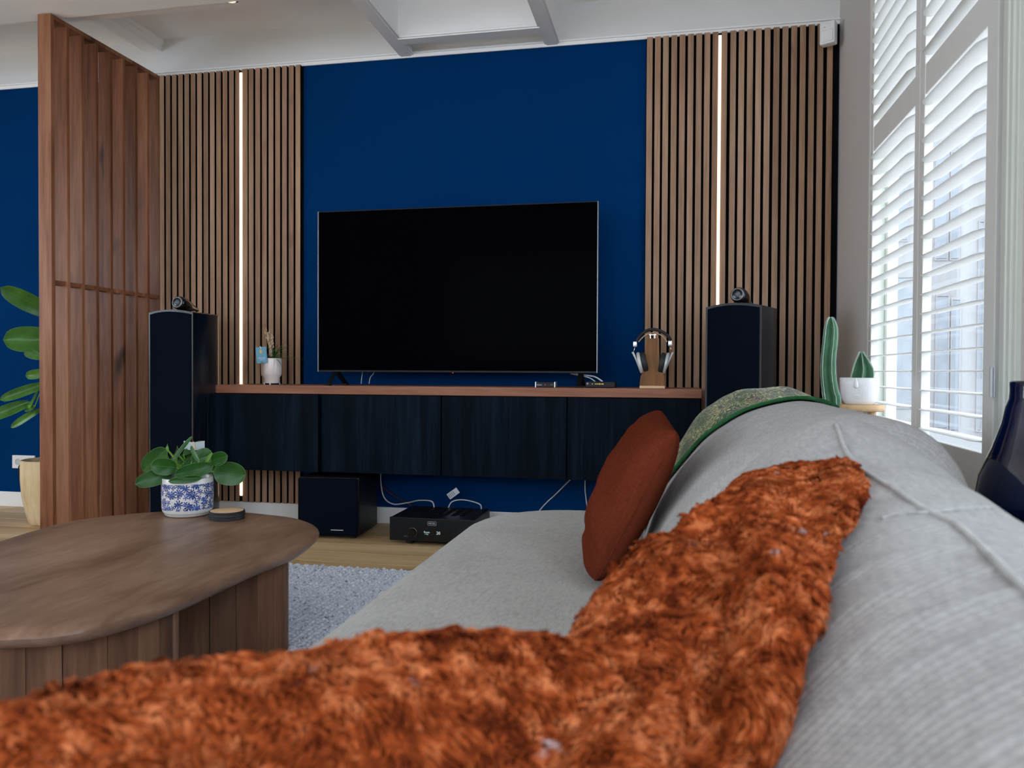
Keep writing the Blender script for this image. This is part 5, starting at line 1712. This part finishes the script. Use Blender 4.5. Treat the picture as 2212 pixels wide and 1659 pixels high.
fpot = thing('face_pot', 'white ceramic pot with a moulded nose holding a small cactus', 'plant pot', (pcx, SYS, st + 0.0004))
MB().lathe([(prd * .66, 0.0), (prd * .76, 0.004), (prd * .88, hP * .18), (prd * .96, hP * .42), (prd, hP * .75), (prd, hP * .985), (prd * .975, hP), (prd * .94, hP * .985), (prd * .93, hP * .8)], (pcx, SYS, st + 0.0004), 44, cap=False).build('pot', M['ceramic'], fpot, True)
MB().lathe([(prd * .935, hP * .85), (0.001, hP * .88)], (pcx, SYS, st), 28, cap=False).build('soil', M['soil'], fpot)
MB().lathe([(0.001, 0.0006), (prd * .67, 0.0006)], (pcx, SYS, st + 0.0004), 28, cap=False).build('pot_base', M['ceramic'], fpot)
fa_ = math.radians(-112)
fd = np.array((math.cos(fa_), math.sin(fa_), 0)); ft = np.array((-fd[1], fd[0], 0))
ctrp = np.array((pcx, SYS, st))
bm = bmesh.new(); bmesh.ops.create_uvsphere(bm, u_segments=16, v_segments=12, radius=1.0)
for v in bm.verts:
    x, y_, z = v.co
    wd_ = 0.0115 * (0.62 - 0.38 * z)
    p = ctrp + fd * (prd * 0.985 + 0.012 * y_ * (0.75 - 0.25 * z)) + ft * (x * wd_) + np.array((0, 0, hP * 0.80 + z * 0.019))
    v.co = p
MB().bm(bm).build('nose', M['ceramic'], fpot, True)
def onpot(du, h):
    a = fa_ + du / prd
    r_ = prd * np.interp(h, [0, .18, .42, .75, 1], [.7, .88, .96, 1, 1]) + 0.0002
    return ctrp + np.array((math.cos(a) * r_, math.sin(a) * r_, hP * h))
for h0, sg in ((0.34, 1), (0.27, -1)):
    MB().tube([onpot(du, h0 - sg * 0.00 + (0.03 if sg < 0 else -0.02) * (abs(du) / 0.016) ** 2 * -sg) for du in np.linspace(-.016, .016, 9)], [0.0004, .0015, .0022, .0026, .0026, .0026, .0022, .0015, .0004], 6).build('lip', M['ceramic'], fpot, True)


def cactus(parent, path, rads, ribs, rot, base_col=M['cactus']):
    P = catmull(path, 6); R_ = np.interp(np.linspace(0, 1, len(P)), np.linspace(0, 1, len(rads)), rads)
    n = ribs * 8
    rows_ = []; crest = [[] for _ in range(ribs)]
    for i, p in enumerate(P):
        row = []
        for k in range(n):
            a = 2 * math.pi * k / n
            f = abs(math.cos(ribs * a / 2))
            rr = R_[i] * (0.50 + 0.50 * f ** 1.6) * (1 + 0.02 * math.sin(i * 1.9))
            row.append(p + np.array((math.cos(a + rot), math.sin(a + rot), 0)) * rr)
        rows_.append(row)
        for q in range(ribs):
            a = 2 * math.pi * q / ribs
            crest[q].append(p + np.array((math.cos(a + rot), math.sin(a + rot), 0)) * R_[i] * (1 + 0.02 * math.sin(i * 1.9)))
    m = MB().grid(np.array(rows_), closed_v=True)
    t_ = len(m.v); m.add([P[-1] + np.array((0, 0, 0.002))], [])
    e = (len(P) - 1) * n
    m.f += [(e + k, e + (k + 1) % n, t_) for k in range(n)]
    m.build('stem', base_col, parent, True)
    for q in range(ribs):
        sm = MB().tube(crest[q], 0.0014, 5)
        C = crest[q]
        for i in range(1, len(C) - 1):
            for s in (0, 0.5):
                c = C[i] * (1 - s) + C[i + 1] * s
                o_ = c - (P[i] * (1 - s) + P[i + 1] * s); o_ /= np.linalg.norm(o_) + 1e-9
                for z in (-1, 1):
                    sm.tube([c, c + o_ * 0.005 + np.array((0, 0, 0.004 * z))], [0.0007, 0.0002], 3)
        sm.build('spines', M['cactus_rib'], parent)


cactus(fpot, [(pcx + .006, SYS, st + hP * .8), PY(1864, 800, SYS), PY(1863, 784, SYS), PY(1861.5, 768, SYS), PY(1861, 761, SYS)], [0.046, 0.038, 0.027, 0.012, 0.003], 6, 0.35)
CYT = 3.36
base = PY(1797, 872, CYT)
tc_ = thing('tall_cactus', 'tall ribbed cactus standing in the corner beside the slatted panel', 'plant', (base[0], CYT, 0))
MB().lathe([(0.075, 0.001), (0.10, 0.004), (0.115, 0.20), (0.118, 0.26), (0.105, 0.26), (0.10, 0.235)], (base[0], CYT, 0), 32, cap=False).build('pot', M['ceramic'], tc_, True)
MB().lathe([(0.101, 0.236), (0.001, 0.242)], (base[0], CYT, 0), 24, cap=False).build('soil', M['soil'], tc_)
cpath = [(base[0], CYT, 0.24), (base[0] + .004, CYT, 0.5), PY(1797, 872, CYT), PY(1793, 845, CYT), PY(1789, 812, CYT), PY(1789, 775, CYT), PY(1793, 735, CYT), PY(1794.5, 710, CYT), PY(1794.5, 692, CYT), PY(1794.5, 686, CYT)]
k17 = 3.4 / F
cactus(tc_, cpath, [0.034, 0.037, 17.5 * k17, 15.5 * k17, 14.5 * k17, 14 * k17, 14 * k17, 12.5 * k17, 7 * k17, 1.5 * k17], 5, -1.25)

# vase on a narrow console behind the sofa
VY, VX = 1.62, 0.672
cns = thing('console_table', 'narrow dark console standing between the sofa back and the wall', 'table', (0.66, 1.62, 0))
MB().box((0.54, 1.42, 0.575), (0.785, 1.85, 0.598), 0.003).build('top', M['black'], cns)
for a in (0.555, 0.77):
    for b in (1.435, 1.835):
        MB().box((a - .012, b - .012, 0), (a + .012, b + .012, 0.576)).build('leg', M['black'], cns)
zv = lambda py: PY(2182, py, VY)[2]
rn = VX - PY(2184, 830, VY)[0]
rbm = VX - PY(2120, 1033, VY)[0]
vs_ = thing('vase', 'glossy cobalt blue flared vase at the right edge of the picture', 'vase', (VX, VY, 0.5984))
MB().lathe([(0.06, 0.599), (rbm * .98, 0.600), (rbm * 1.10, 0.607), (rbm * 1.06, 0.63), (rbm * 1.0, zv(1030)), (rbm * .80, zv(970)), (rbm * .655, zv(915)), (rn * 1.10, zv(880)), (rn * 1.0, zv(862)), (rn * 0.985, zv(840)), (rn * 0.99, zv(826)), (rn * 0.95, zv(823)), (rn * 0.88, zv(826)), (rn * 0.86, zv(850))], (VX, VY, 0), 56, cap=False).build('body', M['vase'], vs_, True)
MB().lathe([(rn * .87, zv(848)), (0.001, zv(850))], (VX, VY, 0), 30, cap=False).build('inside', M['black_gloss'], vs_)
ln = []
for py in (868, 900, 930, 965, 1000):
    zq = zv(py); rq = float(np.interp(-zq, [-zv(862), -zv(880), -zv(915), -zv(970), -zv(1030)], [rn, rn * 1.10, rbm * .655, rbm * .80, rbm]))
    a = math.radians(-128)
    ln.append((VX + (rq + .0004) * math.cos(a), VY + (rq + .0004) * math.sin(a), zq))
MB().tube(catmull(ln, 6), 0.0007, 5).build('pale_line', M['print_white'], vs_, True)  # thin pale line running down the side of the vase
hr = []
for k in range(17):
    a = math.pi * k / 16
    q = np.array((VX - 0.045, VY - rbm * 1.02 - 0.006, 0.612))
    hr.append(q + np.array((math.cos(a) * 0.026, -0.012 * math.sin(a), math.sin(a) * 0.024)))
MB().tube(hr, 0.0035, 8).build('ring_handle', M['silver_matt'], vs_, True)

# alarm sensor high in the corner
sp0 = PY(1790, 73, 4.10)
ms_ = thing('motion_sensor', 'white motion sensor high in the corner above the slats', 'sensor', tuple(sp0), math.radians(-28))
T = origin(ms_)
MB().box((-0.037, -0.026, -0.056), (0.037, 0.024, 0.054), 0.011).xf(T).build('housing', M['white_plastic'], ms_, 40)
MB().box((-0.029, -0.0285, -0.045), (0.029, -0.024, 0.010), 0.004).xf(T).build('lens', M['silver_lens'] if 'silver_lens' in M else M['white_plastic'], ms_, 40)
MB().lathe([(0.0025, 0), (0.002, -0.001)], (-0.012, -0.026, 0.026), 8, (0, 1, 0)).xf(T).build('indicator', M['print_grey'], ms_)
MB().tube([Vector(T @ Vector((0.012, 0.02, 0.03))), Vector((sp0[0] + 0.02, YB - 0.03, sp0[2] + 0.035)), Vector((sp0[0] + 0.022, YB - 0.022, sp0[2] + 0.04))], 0.012, 10).build('bracket', M['white_plastic'], ms_, True)
